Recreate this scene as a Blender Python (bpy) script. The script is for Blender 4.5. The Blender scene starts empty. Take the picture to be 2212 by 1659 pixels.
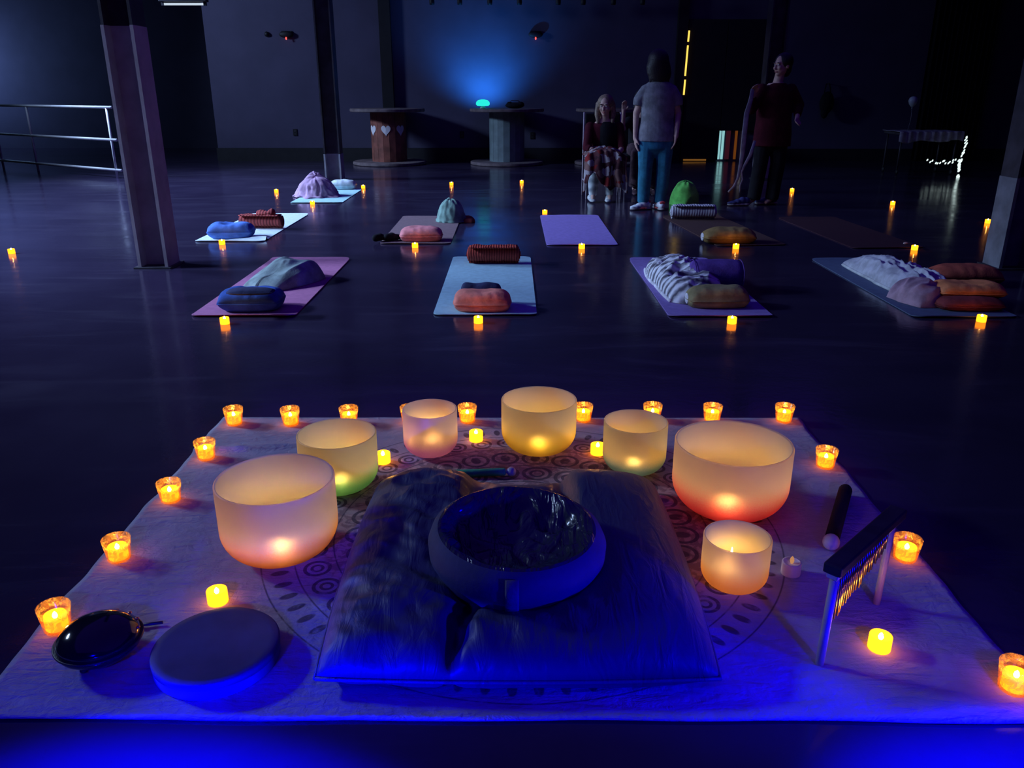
import bpy, bmesh, math, random
from mathutils import Vector, Matrix, noise
PI = math.pi
rnd = random.Random(7)
sc = bpy.context.scene
COL = sc.collection

# ------------------------------------------------------------------ camera
PITCH, FOC, CAMH = math.radians(19.9), 1750.0, 1.25
cd = bpy.data.cameras.new('camera'); cam = bpy.data.objects.new('camera', cd); COL.objects.link(cam)
cam.location = (0, 0, CAMH); cam.rotation_euler = (PI/2 - PITCH, 0, 0)
cd.sensor_fit = 'HORIZONTAL'; cd.sensor_width = 36; cd.lens = FOC/2212*36
cd.clip_start = 0.05; cd.clip_end = 100
sc.camera = cam
vs = sc.view_settings
vs.view_transform = 'Standard'; vs.look = 'None'; vs.gamma = 1; vs.exposure = 0; vs.use_curve_mapping = False

def ray(px, py):
    u = (px-1106)/FOC; v = (829.5-py)/FOC
    return u, math.cos(PITCH)+v*math.sin(PITCH), -math.sin(PITCH)+v*math.cos(PITCH)
def G(px, py, z=0.0):                       # a measured point on a level surface
    d = ray(px, py); t = (z-CAMH)/d[2]
    return d[0]*t, d[1]*t
def P(px, py, Y):                           # a measured point at a known distance
    d = ray(px, py); t = Y/d[1]
    return d[0]*t, CAMH+d[2]*t
def S(Y, z=0.0):                            # metres per pixel
    return (Y*math.cos(PITCH)+(CAMH-z)*math.sin(PITCH))/FOC

# ------------------------------------------------------------------ materials
class NT:
    def __init__(s, name):
        s.m = bpy.data.materials.new(name); s.m.use_nodes = True
        s.t = s.m.node_tree; s.t.nodes.clear()
        s.out = s.t.nodes.new('ShaderNodeOutputMaterial')
    def n(s, typ, ins=None, **kw):
        nd = s.t.nodes.new(typ)
        for k, v in kw.items(): setattr(nd, k, v)
        for k, v in (ins or {}).items(): s.put(nd.inputs[k], v)
        return nd
    def put(s, sock, v):
        if hasattr(v, 'links') or isinstance(v, bpy.types.NodeSocket): s.t.links.new(v, sock)
        else:
            if isinstance(v, tuple) and len(v) == 3 and sock.type == 'RGBA': v = (*v, 1)
            sock.default_value = v
    def mth(s, op, a, b=0.0, c=None):
        nd = s.t.nodes.new('ShaderNodeMath'); nd.operation = op
        s.put(nd.inputs[0], a); s.put(nd.inputs[1], b)
        if c is not None: s.put(nd.inputs[2], c)
        return nd.outputs[0]
    def mix(s, f, a, b):
        nd = s.t.nodes.new('ShaderNodeMix'); nd.data_type = 'RGBA'
        s.put(nd.inputs[0], f); s.put(nd.inputs[6], a); s.put(nd.inputs[7], b)
        return nd.outputs[2]
    def ramp(s, f, stops):
        nd = s.t.nodes.new('ShaderNodeValToRGB'); s.put(nd.inputs[0], f)
        e = nd.color_ramp.elements
        while len(e) < len(stops): e.new(0.5)
        for el, (p, c) in zip(e, stops):
            el.position = p; el.color = (*c, 1) if len(c) == 3 else c
        return nd.outputs[0]
    def rng(s, v, a, b, c=0.0, d=1.0, smooth=True):
        nd = s.t.nodes.new('ShaderNodeMapRange')
        if smooth: nd.interpolation_type = 'SMOOTHSTEP'
        for i, x in enumerate((v, a, b, c, d)): s.put(nd.inputs[i], x)
        return nd.outputs[0]
    def coord(s, which='Object'): return s.n('ShaderNodeTexCoord').outputs[which]
    def noise(s, scale, detail=4, co=None, rough=0.55, dist=0.0):
        nd = s.n('ShaderNodeTexNoise', {'Scale': scale, 'Detail': detail, 'Roughness': rough, 'Distortion': dist,
                                        'Vector': co if co is not None else s.coord()})
        return nd.outputs['Fac']
    def done(s, sh): s.t.links.new(sh, s.out.inputs['Surface']); return s.m

def pbr(name, col, rough=0.7, var=0.15, scale=12, bump=0.0, bscale=60, metal=0.0, spec=0.4, col2=None, sheen=0.0):
    t = NT(name); f = t.noise(scale)
    c2 = col2 or tuple(c*(1-var*2) for c in col)
    c1 = col if col2 else tuple(min(1, c*(1+var)) for c in col)
    base = t.mix(t.rng(f, 0.3, 0.7), c1, c2)
    b = t.n('ShaderNodeBsdfPrincipled', {'Base Color': base, 'Roughness': rough, 'Metallic': metal, 'Specular IOR Level': spec})
    if sheen: b.inputs['Sheen Weight'].default_value = sheen
    if bump:
        bp = t.n('ShaderNodeBump', {'Strength': bump, 'Distance': 0.01, 'Height': t.noise(bscale, 5)})
        t.put(b.inputs['Normal'], bp.outputs[0])
    return t.done(b.outputs[0])

def fabric(name, col, **k):
    k.setdefault('rough', 0.9); k.setdefault('bump', 0.25); k.setdefault('bscale', 90); k.setdefault('spec', 0.15)
    return pbr(name, col, **k)

def ribbed(name, col, col2, freq, axis=0, bump=0.5):
    t = NT(name); co = t.coord(); sx = t.n('ShaderNodeSeparateXYZ', {0: co})
    nz = t.noise(14, 3)
    w = t.mth('SINE', t.mth('ADD', t.mth('MULTIPLY', sx.outputs[axis], freq), t.mth('MULTIPLY', nz, 5.0)))
    f = t.mth('MULTIPLY_ADD', w, 0.5, 0.5)
    base = t.mix(f, col2, col)
    b = t.n('ShaderNodeBsdfPrincipled', {'Base Color': base, 'Roughness': 0.92, 'Specular IOR Level': 0.1})
    bp = t.n('ShaderNodeBump', {'Strength': bump, 'Distance': 0.006, 'Height': f})
    t.put(b.inputs['Normal'], bp.outputs[0])
    return t.done(b.outputs[0])

def emis(name, col, st):
    t = NT(name); e = t.n('ShaderNodeEmission', {'Color': col, 'Strength': st}); return t.done(e.outputs[0])

def floor_mat():
    t = NT('polished_dark_concrete'); co = t.coord()
    big = t.noise(0.9, 6, co, 0.6); sm = t.noise(9, 6, co, 0.6)
    streak = t.n('ShaderNodeMapping', {0: co}); streak.inputs['Scale'].default_value = (0.35, 1.8, 1)
    st = t.noise(1.6, 5, streak.outputs[0], 0.65, 1.2)
    c = t.mix(t.rng(big, 0.3, 0.72), (0.024, 0.017, 0.042), (0.038, 0.029, 0.062))
    c = t.mix(t.rng(st, 0.52, 0.75, 0, 0.55), c, (0.060, 0.052, 0.085))
    c = t.mix(t.rng(sm, 0.55, 0.8, 0, 0.3), c, (0.016, 0.011, 0.028))
    r = t.rng(st, 0.3, 0.75, 0.11, 0.22)
    b = t.n('ShaderNodeBsdfPrincipled', {'Base Color': c, 'Roughness': r, 'Specular IOR Level': 0.5})
    bp = t.n('ShaderNodeBump', {'Strength': 0.05, 'Distance': 0.01, 'Height': t.noise(30, 4, co)})
    t.put(b.inputs['Normal'], bp.outputs[0])
    return t.done(b.outputs[0])

def bowl_outer(name, tint, hgt, lo=0.10, hi=0.55, clear=(0.84, 0.74, 0.58)):
    """frosted quartz, pigment fading upward from the foot"""
    t = NT(name); co = t.coord(); z = t.n('ShaderNodeSeparateXYZ', {0: co}).outputs[2]
    g = t.rng(z, hgt*lo, hgt*hi)
    g = t.mth('ADD', g, t.mth('MULTIPLY', t.mth('SUBTRACT', t.noise(220, 2, co), 0.5), 0.25))
    c = t.mix(t.rng(g, 0, 1), tint, clear)
    tr = t.n('ShaderNodeBsdfTranslucent', {'Color': c})
    df = t.n('ShaderNodeBsdfDiffuse', {'Color': c})
    rf = t.n('ShaderNodeBsdfRefraction', {'Color': c, 'Roughness': 0.62, 'IOR': 1.40})
    gl = t.n('ShaderNodeBsdfGlossy', {'Color': (1, 1, 1), 'Roughness': 0.45})
    m1 = t.n('ShaderNodeMixShader', {0: 0.17, 1: tr.outputs[0], 2: df.outputs[0]})
    m2 = t.n('ShaderNodeMixShader', {0: 0.11, 1: m1.outputs[0], 2: rf.outputs[0]})
    m3 = t.n('ShaderNodeMixShader', {0: 0.04, 1: m2.outputs[0], 2: gl.outputs[0]})
    bp = t.n('ShaderNodeBump', {'Strength': 0.12, 'Distance': 0.002, 'Height': t.noise(400, 2, co)})
    for s_ in (tr, df, gl): t.put(s_.inputs['Normal'], bp.outputs[0])
    return t.done(m3.outputs[0])

def bowl_inner(name, clear=(0.88, 0.78, 0.62)):
    t = NT(name)
    tp = t.n('ShaderNodeBsdfTransparent', {'Color': (1, 1, 1)})
    df = t.n('ShaderNodeBsdfDiffuse', {'Color': clear})
    tr = t.n('ShaderNodeBsdfTranslucent', {'Color': clear})
    m1 = t.n('ShaderNodeMixShader', {0: 0.35, 1: df.outputs[0], 2: tr.outputs[0]})
    m2 = t.n('ShaderNodeMixShader', {0: 0.55, 1: tp.outputs[0], 2: m1.outputs[0]})
    return t.done(m2.outputs[0])

def votive_mat():
    t = NT('amber_crackle_glass'); co = t.coord()
    st = t.noise(55, 4, co, 0.6, 1.5)
    k = t.rng(st, 0.45, 0.6)
    tp = t.n('ShaderNodeBsdfTransparent', {'Color': (1.0, 0.93, 0.75)})
    tr = t.n('ShaderNodeBsdfTranslucent', {'Color': (1.0, 0.62, 0.14)})
    df = t.n('ShaderNodeBsdfDiffuse', {'Color': (0.95, 0.58, 0.16)})
    gl = t.n('ShaderNodeBsdfGlossy', {'Color': (1, 0.9, 0.75), 'Roughness': 0.12})
    m1 = t.n('ShaderNodeMixShader', {0: 0.35, 1: tr.outputs[0], 2: df.outputs[0]})
    m2 = t.n('ShaderNodeMixShader', {0: t.mth('MULTIPLY_ADD', k, 0.34, 0.14), 1: tp.outputs[0], 2: m1.outputs[0]})
    m3 = t.n('ShaderNodeMixShader', {0: 0.07, 1: m2.outputs[0], 2: gl.outputs[0]})
    bp = t.n('ShaderNodeBump', {'Strength': 0.4, 'Distance': 0.002, 'Height': st}); t.put(gl.inputs['Normal'], bp.outputs[0])
    return t.done(m3.outputs[0])

def cloth_mat():
    """pale grey cotton printed with a round mandala"""
    t = NT('printed_mandala_cotton'); co = t.coord(); s = t.n('ShaderNodeSeparateXYZ', {0: co})
    x = t.mth('SUBTRACT', s.outputs[0], 0.03); y = t.mth('SUBTRACT', s.outputs[1], 2.17)
    r = t.mth('SQRT', t.mth('ADD', t.mth('MULTIPLY', x, x), t.mth('MULTIPLY', y, y)))
    th = t.mth('ARCTAN2', y, x)
    def band(a, b, e=0.004): return t.mth('MULTIPLY', t.rng(r, a, a+e), t.rng(r, b-e, b, 1, 0))
    def cell(n, r0, wr):                     # local cell coords on a ring -> distance from its centre
        u = t.mth('SUBTRACT', t.mth('FRACT', t.mth('MULTIPLY', th, n/(2*PI))), 0.5)
        u = t.mth('MULTIPLY', u, 2*PI*r0/n); v = t.mth('SUBTRACT', r, r0)
        return u, v
    def ell(u, v, a, b):
        return t.mth('SQRT', t.mth('ADD', t.mth('POWER', t.mth('DIVIDE', t.mth('ABSOLUTE', u), a), 2.0), t.mth('POWER', t.mth('DIVIDE', t.mth('ABSOLUTE', v), b), 2.0)))
    def ringo(u, v, rad, w): 
        d = t.mth('ABSOLUTE', t.mth('SUBTRACT', ell(u, v, 1.0, 1.0), rad)); return t.rng(d, w*0.7, w, 1, 0)
    def mx(a, b): return t.mth('MAXIMUM', a, b)
    u, v = cell(76, 0.715, 0.05); dash = t.rng(ell(u, v, 0.012, 0.026), 0.8, 1.1, 1, 0)
    lines = mx(band(0.758, 0.766), band(0.668, 0.676))
    u, v = cell(40, 0.615, 0.05)
    circ = mx(ringo(u, v, 0.034, 0.006), ringo(u, v, 0.015, 0.005))
    lines = mx(lines, band(0.556, 0.564))
    u, v = cell(28, 0.48, 0.05); pet = mx(ringo(u, v, 0.044, 0.007), t.rng(ell(u, v, 0.018, 0.026), 0.8, 1.1, 1, 0))
    u, v = cell(20, 0.36, 0.05); pet2 = mx(ringo(u, v, 0.046, 0.008), ringo(u, v, 0.022, 0.006))
    u, v = cell(12, 0.22, 0.05); pet3 = ringo(u, v, 0.048, 0.009)
    lines = mx(lines, mx(band(0.415, 0.424), band(0.29, 0.3)))
    ink = mx(mx(mx(dash, lines), mx(circ, pet)), mx(pet2, pet3))
    nz = t.noise(22, 5, co, 0.6, 0.6); nb = t.noise(5, 5, co, 0.6)
    ink = t.mth('MULTIPLY', ink, t.rng(nz, 0.28, 0.5, 0.25, 0.9))
    ground = t.mix(t.rng(nb, 0.3, 0.7), (0.36, 0.35, 0.41), (0.47, 0.46, 0.52))
    scroll = t.noise(16, 3, co, 0.5, 2.5)
    fill = t.mix(t.rng(scroll, 0.45, 0.52), (0.56, 0.42, 0.36), (0.33, 0.22, 0.20))
    c = t.mix(t.rng(r, 0.575, 0.60, 0.85, 0.0), ground, fill)
    c = t.mix(ink, c, (0.10, 0.085, 0.11))
    b = t.n('ShaderNodeBsdfPrincipled', {'Base Color': c, 'Roughness': 0.92, 'Specular IOR Level': 0.1})
    mp = t.n('ShaderNodeMapping', {0: co}); mp.inputs['Rotation'].default_value = (0, 0, 0.7); mp.inputs['Scale'].default_value = (9, 34, 9)
    wr = t.mth('ADD', t.noise(1.0, 5, mp.outputs[0], 0.6, 0.8), t.mth('MULTIPLY', t.noise(28, 6, co, 0.65, 0.7), 0.6))
    bp = t.n('ShaderNodeBump', {'Strength': 0.8, 'Distance': 0.012, 'Height': wr}); t.put(b.inputs['Normal'], bp.outputs[0])
    return t.done(b.outputs[0])

M = {}
M['floor'] = floor_mat()
M['wall'] = pbr('grey_painted_wall', (0.085, 0.078, 0.135), 0.85, 0.05, 2)
M['wall_dark'] = pbr('dark_painted_wall', (0.075, 0.072, 0.085), 0.9, 0.1, 2)
M['ceil'] = pbr('dark_ceiling', (0.03, 0.03, 0.035), 0.95, 0.1, 2)
M['black'] = pbr('black_paint', (0.012, 0.012, 0.014), 0.6, 0.1, 8)
M['base'] = pbr('black_baseboard', (0.018, 0.018, 0.022), 0.7, 0.1, 8)
M['steel_dark'] = pbr('dark_painted_steel', (0.045, 0.042, 0.052), 0.5, 0.25, 5, 0.1, 20)
M['steel_pale'] = pbr('chipped_pale_paint', (0.40, 0.42, 0.45), 0.7, 0.1, 7, 0.15, 25, col2=(0.30, 0.31, 0.34))
M['steel_lit'] = pbr('lit_column_steel', (0.17, 0.18, 0.20), 0.75, 0.15, 7, 0.15, 25)  # paler tone stands for light falling on the right column's foot
M['steel_grey'] = pbr('grey_paint_on_steel', (0.42, 0.36, 0.40), 0.6, 0.12, 4, 0.1, 20)
M['rail'] = pbr('white_enamel_rail', (0.75, 0.76, 0.78), 0.35, 0.05, 6)
M['cloth'] = cloth_mat()
M['votive'] = votive_mat()
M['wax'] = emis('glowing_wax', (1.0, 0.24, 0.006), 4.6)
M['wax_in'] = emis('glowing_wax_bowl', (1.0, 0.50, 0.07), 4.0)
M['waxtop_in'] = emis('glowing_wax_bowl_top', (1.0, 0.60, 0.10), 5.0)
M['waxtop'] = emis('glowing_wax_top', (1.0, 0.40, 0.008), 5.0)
M['flame'] = emis('candle_flame', (1.0, 0.45, 0.10), 260.0)
M['flame_in'] = emis('candle_flame_bowl', (1.0, 0.64, 0.20), 330.0)
M['waxoff'] = pbr('white_plastic_wax', (0.75, 0.74, 0.76), 0.5, 0.04, 20)
M['ember'] = emis('faint_flame', (1.0, 0.45, 0.2), 0.5)
t_ = NT('navy_cotton_sateen'); co_ = t_.coord(); mp_ = t_.n('ShaderNodeMapping', {0: co_}); mp_.inputs['Rotation'].default_value = (0, 0, -0.75); mp_.inputs['Scale'].default_value = (26, 7, 10)
b_ = t_.n('ShaderNodeBsdfPrincipled', {'Base Color': t_.mix(t_.noise(5, 4, co_), (0.036, 0.044, 0.090), (0.052, 0.060, 0.118)), 'Roughness': 0.5, 'Specular IOR Level': 0.4})
bp_ = t_.n('ShaderNodeBump', {'Strength': 0.38, 'Distance': 0.02, 'Height': t_.noise(1.0, 4, mp_.outputs[0], 0.5, 0.9)}); t_.put(b_.inputs['Normal'], bp_.outputs[0])
M['navy'] = t_.done(b_.outputs[0])
M['zafu_side'] = pbr('slate_cotton', (0.065, 0.075, 0.125), 0.8, 0.1, 9, 0.15, 60)
M['zafu_top'] = pbr('glossy_dark_satin', (0.022, 0.024, 0.05), 0.24, 0.2, 8, 0.5, 9, spec=0.7)
t_ = NT('creased_dark_satin'); co_ = t_.coord(); mp_ = t_.n('ShaderNodeMapping', {0: co_}); mp_.inputs['Rotation'].default_value = (0, 0, 0.5); mp_.inputs['Scale'].default_value = (13, 5, 5)
n1_ = t_.noise(1.0, 3, mp_.outputs[0], 0.5, 1.6)
b_ = t_.n('ShaderNodeBsdfPrincipled', {'Base Color': (0.022, 0.026, 0.058), 'Roughness': 0.24, 'Specular IOR Level': 0.6})
bp_ = t_.n('ShaderNodeBump', {'Strength': 0.8, 'Distance': 0.04, 'Height': t_.mth('ABSOLUTE', t_.mth('SUBTRACT', n1_, 0.5))}); t_.put(b_.inputs['Normal'], bp_.outputs[0])
M['zafu_top'] = t_.done(b_.outputs[0])
M['zafu_strap'] = fabric('strap_cotton', (0.12, 0.12, 0.17))
M['green_suede'] = fabric('green_suede', (0.08, 0.46, 0.22))
M['ball'] = pbr('grey_rubber_ball', (0.45, 0.42, 0.42), 0.35, 0.1, 20)
M['paleball'] = pbr('pale_rubber', (0.62, 0.60, 0.66), 0.6, 0.05, 20)
M['darksuede'] = fabric('dark_suede', (0.02, 0.02, 0.03))
M['ash'] = pbr('pale_ash_wood', (0.62, 0.50, 0.42), 0.55, 0.1, 14)
M['darkwood'] = pbr('dark_stained_wood', (0.03, 0.022, 0.026), 0.45, 0.2, 14, 0.1, 30)
M['brass'] = pbr('brass_rod', (0.85, 0.58, 0.24), 0.25, 0.1, 20, metal=1.0)
M['skin_drum'] = pbr('stretched_drum_skin', (0.10, 0.085, 0.16), 0.65, 0.15, 5)
M['hoop'] = pbr('pale_drum_hoop', (0.20, 0.17, 0.24), 0.5, 0.1, 10)
M['gloss_black'] = pbr('gloss_black_steel', (0.010, 0.010, 0.014), 0.1, 0.1, 10, spec=0.8)
M['copper'] = pbr('copper', (0.8, 0.4, 0.22), 0.3, 0.1, 20, metal=1.0)
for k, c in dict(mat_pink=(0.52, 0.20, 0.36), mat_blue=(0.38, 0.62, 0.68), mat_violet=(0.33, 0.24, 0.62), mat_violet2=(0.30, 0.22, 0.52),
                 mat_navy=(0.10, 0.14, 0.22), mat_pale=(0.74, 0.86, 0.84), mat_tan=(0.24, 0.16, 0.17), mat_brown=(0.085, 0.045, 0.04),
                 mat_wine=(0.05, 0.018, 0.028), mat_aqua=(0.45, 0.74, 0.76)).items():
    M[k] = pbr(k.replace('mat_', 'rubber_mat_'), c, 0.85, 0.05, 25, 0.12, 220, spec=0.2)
for k, c in dict(blue=(0.05, 0.12, 0.42), blue2=(0.10, 0.22, 0.62), coral=(0.88, 0.28, 0.20), pinkp=(0.82, 0.30, 0.30), olive=(0.30, 0.26, 0.12),
                 olive2=(0.30, 0.20, 0.07), orange=(0.75, 0.27, 0.10), redbrown=(0.42, 0.10, 0.06), wine=(0.25, 0.05, 0.05), palep=(0.62, 0.70, 0.74),
                 sage=(0.28, 0.36, 0.34), pinkb=(0.52, 0.34, 0.50), greenb=(0.22, 0.36, 0.30), lime=(0.16, 0.62, 0.12), mauve=(0.42, 0.28, 0.34),
                 purple=(0.12, 0.06, 0.30), eye=(0.05, 0.06, 0.13), cream=(0.58, 0.62, 0.60), white=(0.8, 0.8, 0.82), greyb=(0.50, 0.52, 0.56)).items():
    M['f_'+k] = fabric(k+'_cotton', c)
M['rib_red'] = ribbed('rust_ribbed_knit', (0.62, 0.10, 0.07), (0.22, 0.035, 0.03), 330)
M['rib_red2'] = ribbed('maroon_ribbed_knit', (0.46, 0.09, 0.08), (0.20, 0.045, 0.045), 210)
M['rib_white'] = ribbed('grey_woven_stripe', (0.62, 0.62, 0.66), (0.36, 0.34, 0.40), 240)
M['knit'] = ribbed('grey_striped_knit', (0.80, 0.82, 0.84), (0.10, 0.095, 0.12), 85, 1, 0.8)
M['skin'] = pbr('skin', (0.56, 0.36, 0.28), 0.6, 0.06, 20)
M['hair_dark'] = pbr('dark_hair', (0.012, 0.009, 0.009), 0.5, 0.2, 60, 0.4, 90)
M['hair_fair'] = pbr('fair_hair', (0.24, 0.17, 0.11), 0.5, 0.25, 60, 0.4, 90)
M['tee'] = fabric('grey_jersey', (0.24, 0.25, 0.27))
M['jeans'] = fabric('teal_denim', (0.035, 0.20, 0.30))
M['maroon'] = fabric('maroon_jersey', (0.065, 0.006, 0.015))
M['blackf'] = fabric('black_cotton', (0.012, 0.012, 0.016))
M['legging'] = ribbed('grey_banded_sock', (0.55, 0.62, 0.62), (0.25, 0.29, 0.31), 60, 2, 0.3)
M['shoe_white'] = pbr('white_mesh_shoe', (0.72, 0.78, 0.80), 0.6, 0.06, 30)
M['shoe_red'] = pbr('red_trim', (0.75, 0.12, 0.12), 0.5)
M['shoe_navy'] = pbr('navy_mesh_shoe', (0.06, 0.07, 0.20), 0.6)
M['sole'] = pbr('pale_sole', (0.45, 0.45, 0.43), 0.6)
M['eyew'] = pbr('eye_white', (0.5, 0.5, 0.5), 0.3)
M['lip'] = pbr('lips', (0.4, 0.14, 0.13), 0.5)
M['floral'] = pbr('dark_floral_fabric', (0.10, 0.05, 0.06), 0.9, 0.1, 14, col2=(0.03, 0.015, 0.02))
M['spool_brown'] = pbr('rust_brown_paint', (0.24, 0.075, 0.05), 0.7, 0.2, 6)
M['spool_grey'] = pbr('grey_green_paint', (0.17, 0.23, 0.23), 0.7, 0.1, 6)
M['spool_wood'] = pbr('worn_spool_wood', (0.16, 0.12, 0.12), 0.75, 0.2, 9)
M['heart'] = pbr('white_heart_paint', (0.75, 0.72, 0.72), 0.7, 0.03)
M['led'] = emis('red_indicator', (1.0, 0.08, 0.07), 2.2)
M['dome'] = emis('cyan_lamp_glow', (0.02, 0.72, 0.62), 1.25)
M['gap'] = emis('warm_door_gap', (1.0, 0.62, 0.10), 1.4)
M['gap_dim'] = emis('dim_door_gap', (1.0, 0.42, 0.08), 0.16)
M['slit_pale'] = emis('pale_lit_gap', (0.34, 0.72, 0.75), 0.75)
M['slit_red'] = emis('red_lit_gap', (0.25, 0.04, 0.09), 0.12)
M['slit_orange'] = emis('orange_lit_gap', (0.9, 0.25, 0.04), 0.13)
M['slit_white'] = emis('white_lit_gap', (0.5, 0.45, 0.5), 0.3)
M['tube'] = emis('fluorescent_tube', (0.72, 0.85, 1.0), 0.8)
M['glitter'] = emis('cool_glitter_bead', (0.75, 0.95, 0.92), 1.2)
M['balloon'] = pbr('pale_latex', (0.42, 0.50, 0.50), 0.35, 0.05)
M['linen'] = fabric('pale_linen', (0.34, 0.33, 0.38))
t_ = NT('plaid_throw'); co_ = t_.coord()
v_ = t_.n('ShaderNodeTexVoronoi', {'Scale': 13.0, 'Vector': co_}); v_.distance = 'CHEBYCHEV'
vf_ = t_.n('ShaderNodeSeparateColor', {0: v_.outputs['Color']}).outputs[0]
pc_ = t_.ramp(vf_, [(0.0, (0.10, 0.035, 0.04)), (0.34, (0.34, 0.31, 0.32)), (0.52, (0.06, 0.025, 0.03)), (0.72, (0.18, 0.10, 0.09)), (0.88, (0.22, 0.025, 0.025))])
t_.t.nodes[-1].color_ramp.interpolation = 'CONSTANT'
pb_ = t_.n('ShaderNodeBsdfPrincipled', {'Base Color': pc_, 'Roughness': 0.9, 'Specular IOR Level': 0.1})
M['plaid'] = t_.done(pb_.outputs[0])

# ------------------------------------------------------------------ object helpers
def tag(o, label=None, cat=None, group=None, kind=None):
    if label: o['label'] = label
    if cat: o['category'] = cat
    if group: o['group'] = group
    if kind: o['kind'] = kind
    return o
def link(name, me, mats=None, parent=None, loc=(0, 0, 0), rz=0.0, smooth=True):
    for m in (mats if isinstance(mats, (list, tuple)) else [mats]): me.materials.append(m)
    if smooth: me.polygons.foreach_set('use_smooth', [True]*len(me.polygons))
    o = bpy.data.objects.new(name, me); COL.objects.link(o); o.parent = parent; o.location = loc; o.rotation_euler = (0, 0, rz)
    return o
class MB:
    """collects shapes into one mesh"""
    def __init__(s): s.v = []; s.f = []; s.mi = []
    def add(s, vs_, fs, mi=0):
        n = len(s.v); s.v += [tuple(q) for q in vs_]; s.f += [tuple(i+n for i in q) for q in fs]; s.mi += [mi]*len(fs); return s
    def box(s, a, b, mi=0):
        (x0, y0, z0), (x1, y1, z1) = a, b
        return s.add([(x0, y0, z0), (x1, y0, z0), (x1, y1, z0), (x0, y1, z0), (x0, y0, z1), (x1, y0, z1), (x1, y1, z1), (x0, y1, z1)],
                     [(0, 3, 2, 1), (4, 5, 6, 7), (0, 1, 5, 4), (1, 2, 6, 5), (2, 3, 7, 6), (3, 0, 4, 7)], mi)
    def lathe(s, prof, n=48, mi=0, closed=False, c=(0, 0, 0), fn=None, cap=True):
        vs_ = []; k = len(prof)
        for i in range(n):
            a = 2*PI*i/n
            for r, z in prof:
                p = (c[0]+r*math.cos(a), c[1]+r*math.sin(a), c[2]+z)
                vs_.append(fn(p) if fn else p)
        fs = []
        for i in range(n):
            j = (i+1) % n
            for q in range(k if closed else k-1):
                w = (q+1) % k
                fs.append((i*k+q, j*k+q, j*k+w, i*k+w))
        if cap and not closed:
            if prof[0][0] > 1e-6: fs.append(tuple(i*k for i in reversed(range(n))))
            if prof[-1][0] > 1e-6: fs.append(tuple(i*k+k-1 for i in range(n)))
        return s.add(vs_, fs, mi)
    def tube(s, pts, r, n=8, mi=0, ry=None):
        """round bar through points; r a number or one per point; ry optional second radius (flattened in the side axis)"""
        pts = [Vector(p) for p in pts]; k = len(pts)
        rs = r if isinstance(r, (list, tuple)) else [r]*k
        vs_ = []; up = None
        for i, p in enumerate(pts):
            d = (pts[min(i+1, k-1)]-pts[max(i-1, 0)]).normalized()
            if up is None: up = Vector((0, 0, 1)) if abs(d.z) < 0.9 else Vector((0, 1, 0))
            a = d.cross(up).normalized(); b = a.cross(d).normalized(); up = b
            for j in range(n):
                g = 2*PI*j/n
                vs_.append(p + a*rs[i]*math.cos(g) + b*(rs[i] if ry is None else ry)*math.sin(g))
        fs = [(i*n+j, i*n+(j+1) % n, (i+1)*n+(j+1) % n, (i+1)*n+j) for i in range(k-1) for j in range(n)]
        fs += [tuple(reversed(range(n))), tuple((k-1)*n+j for j in range(n))]
        return s.add(vs_, fs, mi)
    def ell(s, c, r, n=16, m=10, rot=None, mi=0):
        c = Vector(c); r = r if isinstance(r, (tuple, list)) else (r, r, r); vs_ = []
        for i in range(1, m):
            ph = PI*i/m
            for j in range(n):
                th = 2*PI*j/n
                q = Vector((r[0]*math.sin(ph)*math.cos(th), r[1]*math.sin(ph)*math.sin(th), r[2]*math.cos(ph)))
                if rot: q = rot @ q
                vs_.append(c+q)
        top = Vector((0, 0, r[2])); bot = Vector((0, 0, -r[2]))
        if rot: top = rot @ top; bot = rot @ bot
        vs_ += [c+top, c+bot]; T = len(vs_)-2; B = T+1
        fs = [((i)*n+j, (i+1)*n+j, (i+1)*n+(j+1) % n, i*n+(j+1) % n) for i in range(m-2) for j in range(n)]
        fs += [(T, j, (j+1) % n) for j in range(n)] + [(B, (m-2)*n+(j+1) % n, (m-2)*n+j) for j in range(n)]
        return s.add(vs_, fs, mi)
    def cap(s, pts, rs, n=12):
        """limb: tube with rounded ends"""
        s.tube(pts, rs, n)
        rs = rs if isinstance(rs, (list, tuple)) else [rs]*len(pts)
        for p, r in ((pts[0], rs[0]), (pts[-1], rs[-1])): s.ell(p, r, n, 8)
        return s
    def loft(s, secs, n=20):
        """closed body from (centre, rx, ry) level sections"""
        vs_ = []
        for (c, rx, ry) in secs:
            for j in range(n):
                g = 2*PI*j/n; vs_.append((c[0]+rx*math.cos(g), c[1]+ry*math.sin(g), c[2]))
        k = len(secs)
        fs = [(i*n+j, i*n+(j+1) % n, (i+1)*n+(j+1) % n, (i+1)*n+j) for i in range(k-1) for j in range(n)]
        fs += [tuple(reversed(range(n))), tuple((k-1)*n+j for j in range(n))]
        return s.add(vs_, fs)
    def build(s, name, mats, parent=None, loc=(0, 0, 0), rz=0.0, smooth=True, sharp=None, bevel=0.0, remesh=0.0, sm=6, recalc=True):
        me = bpy.data.meshes.new(name); me.from_pydata([tuple(v) for v in s.v], [], s.f)
        if recalc:
            bm = bmesh.new(); bm.from_mesh(me); bmesh.ops.recalc_face_normals(bm, faces=bm.faces); bm.to_mesh(me); bm.free()
        if any(s.mi): me.polygons.foreach_set('material_index', s.mi)
        o = link(name, me, mats, parent, loc, rz, smooth)
        if bevel:
            b = o.modifiers.new('bevel', 'BEVEL'); b.width = bevel; b.segments = 2; b.limit_method = 'ANGLE'
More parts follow.
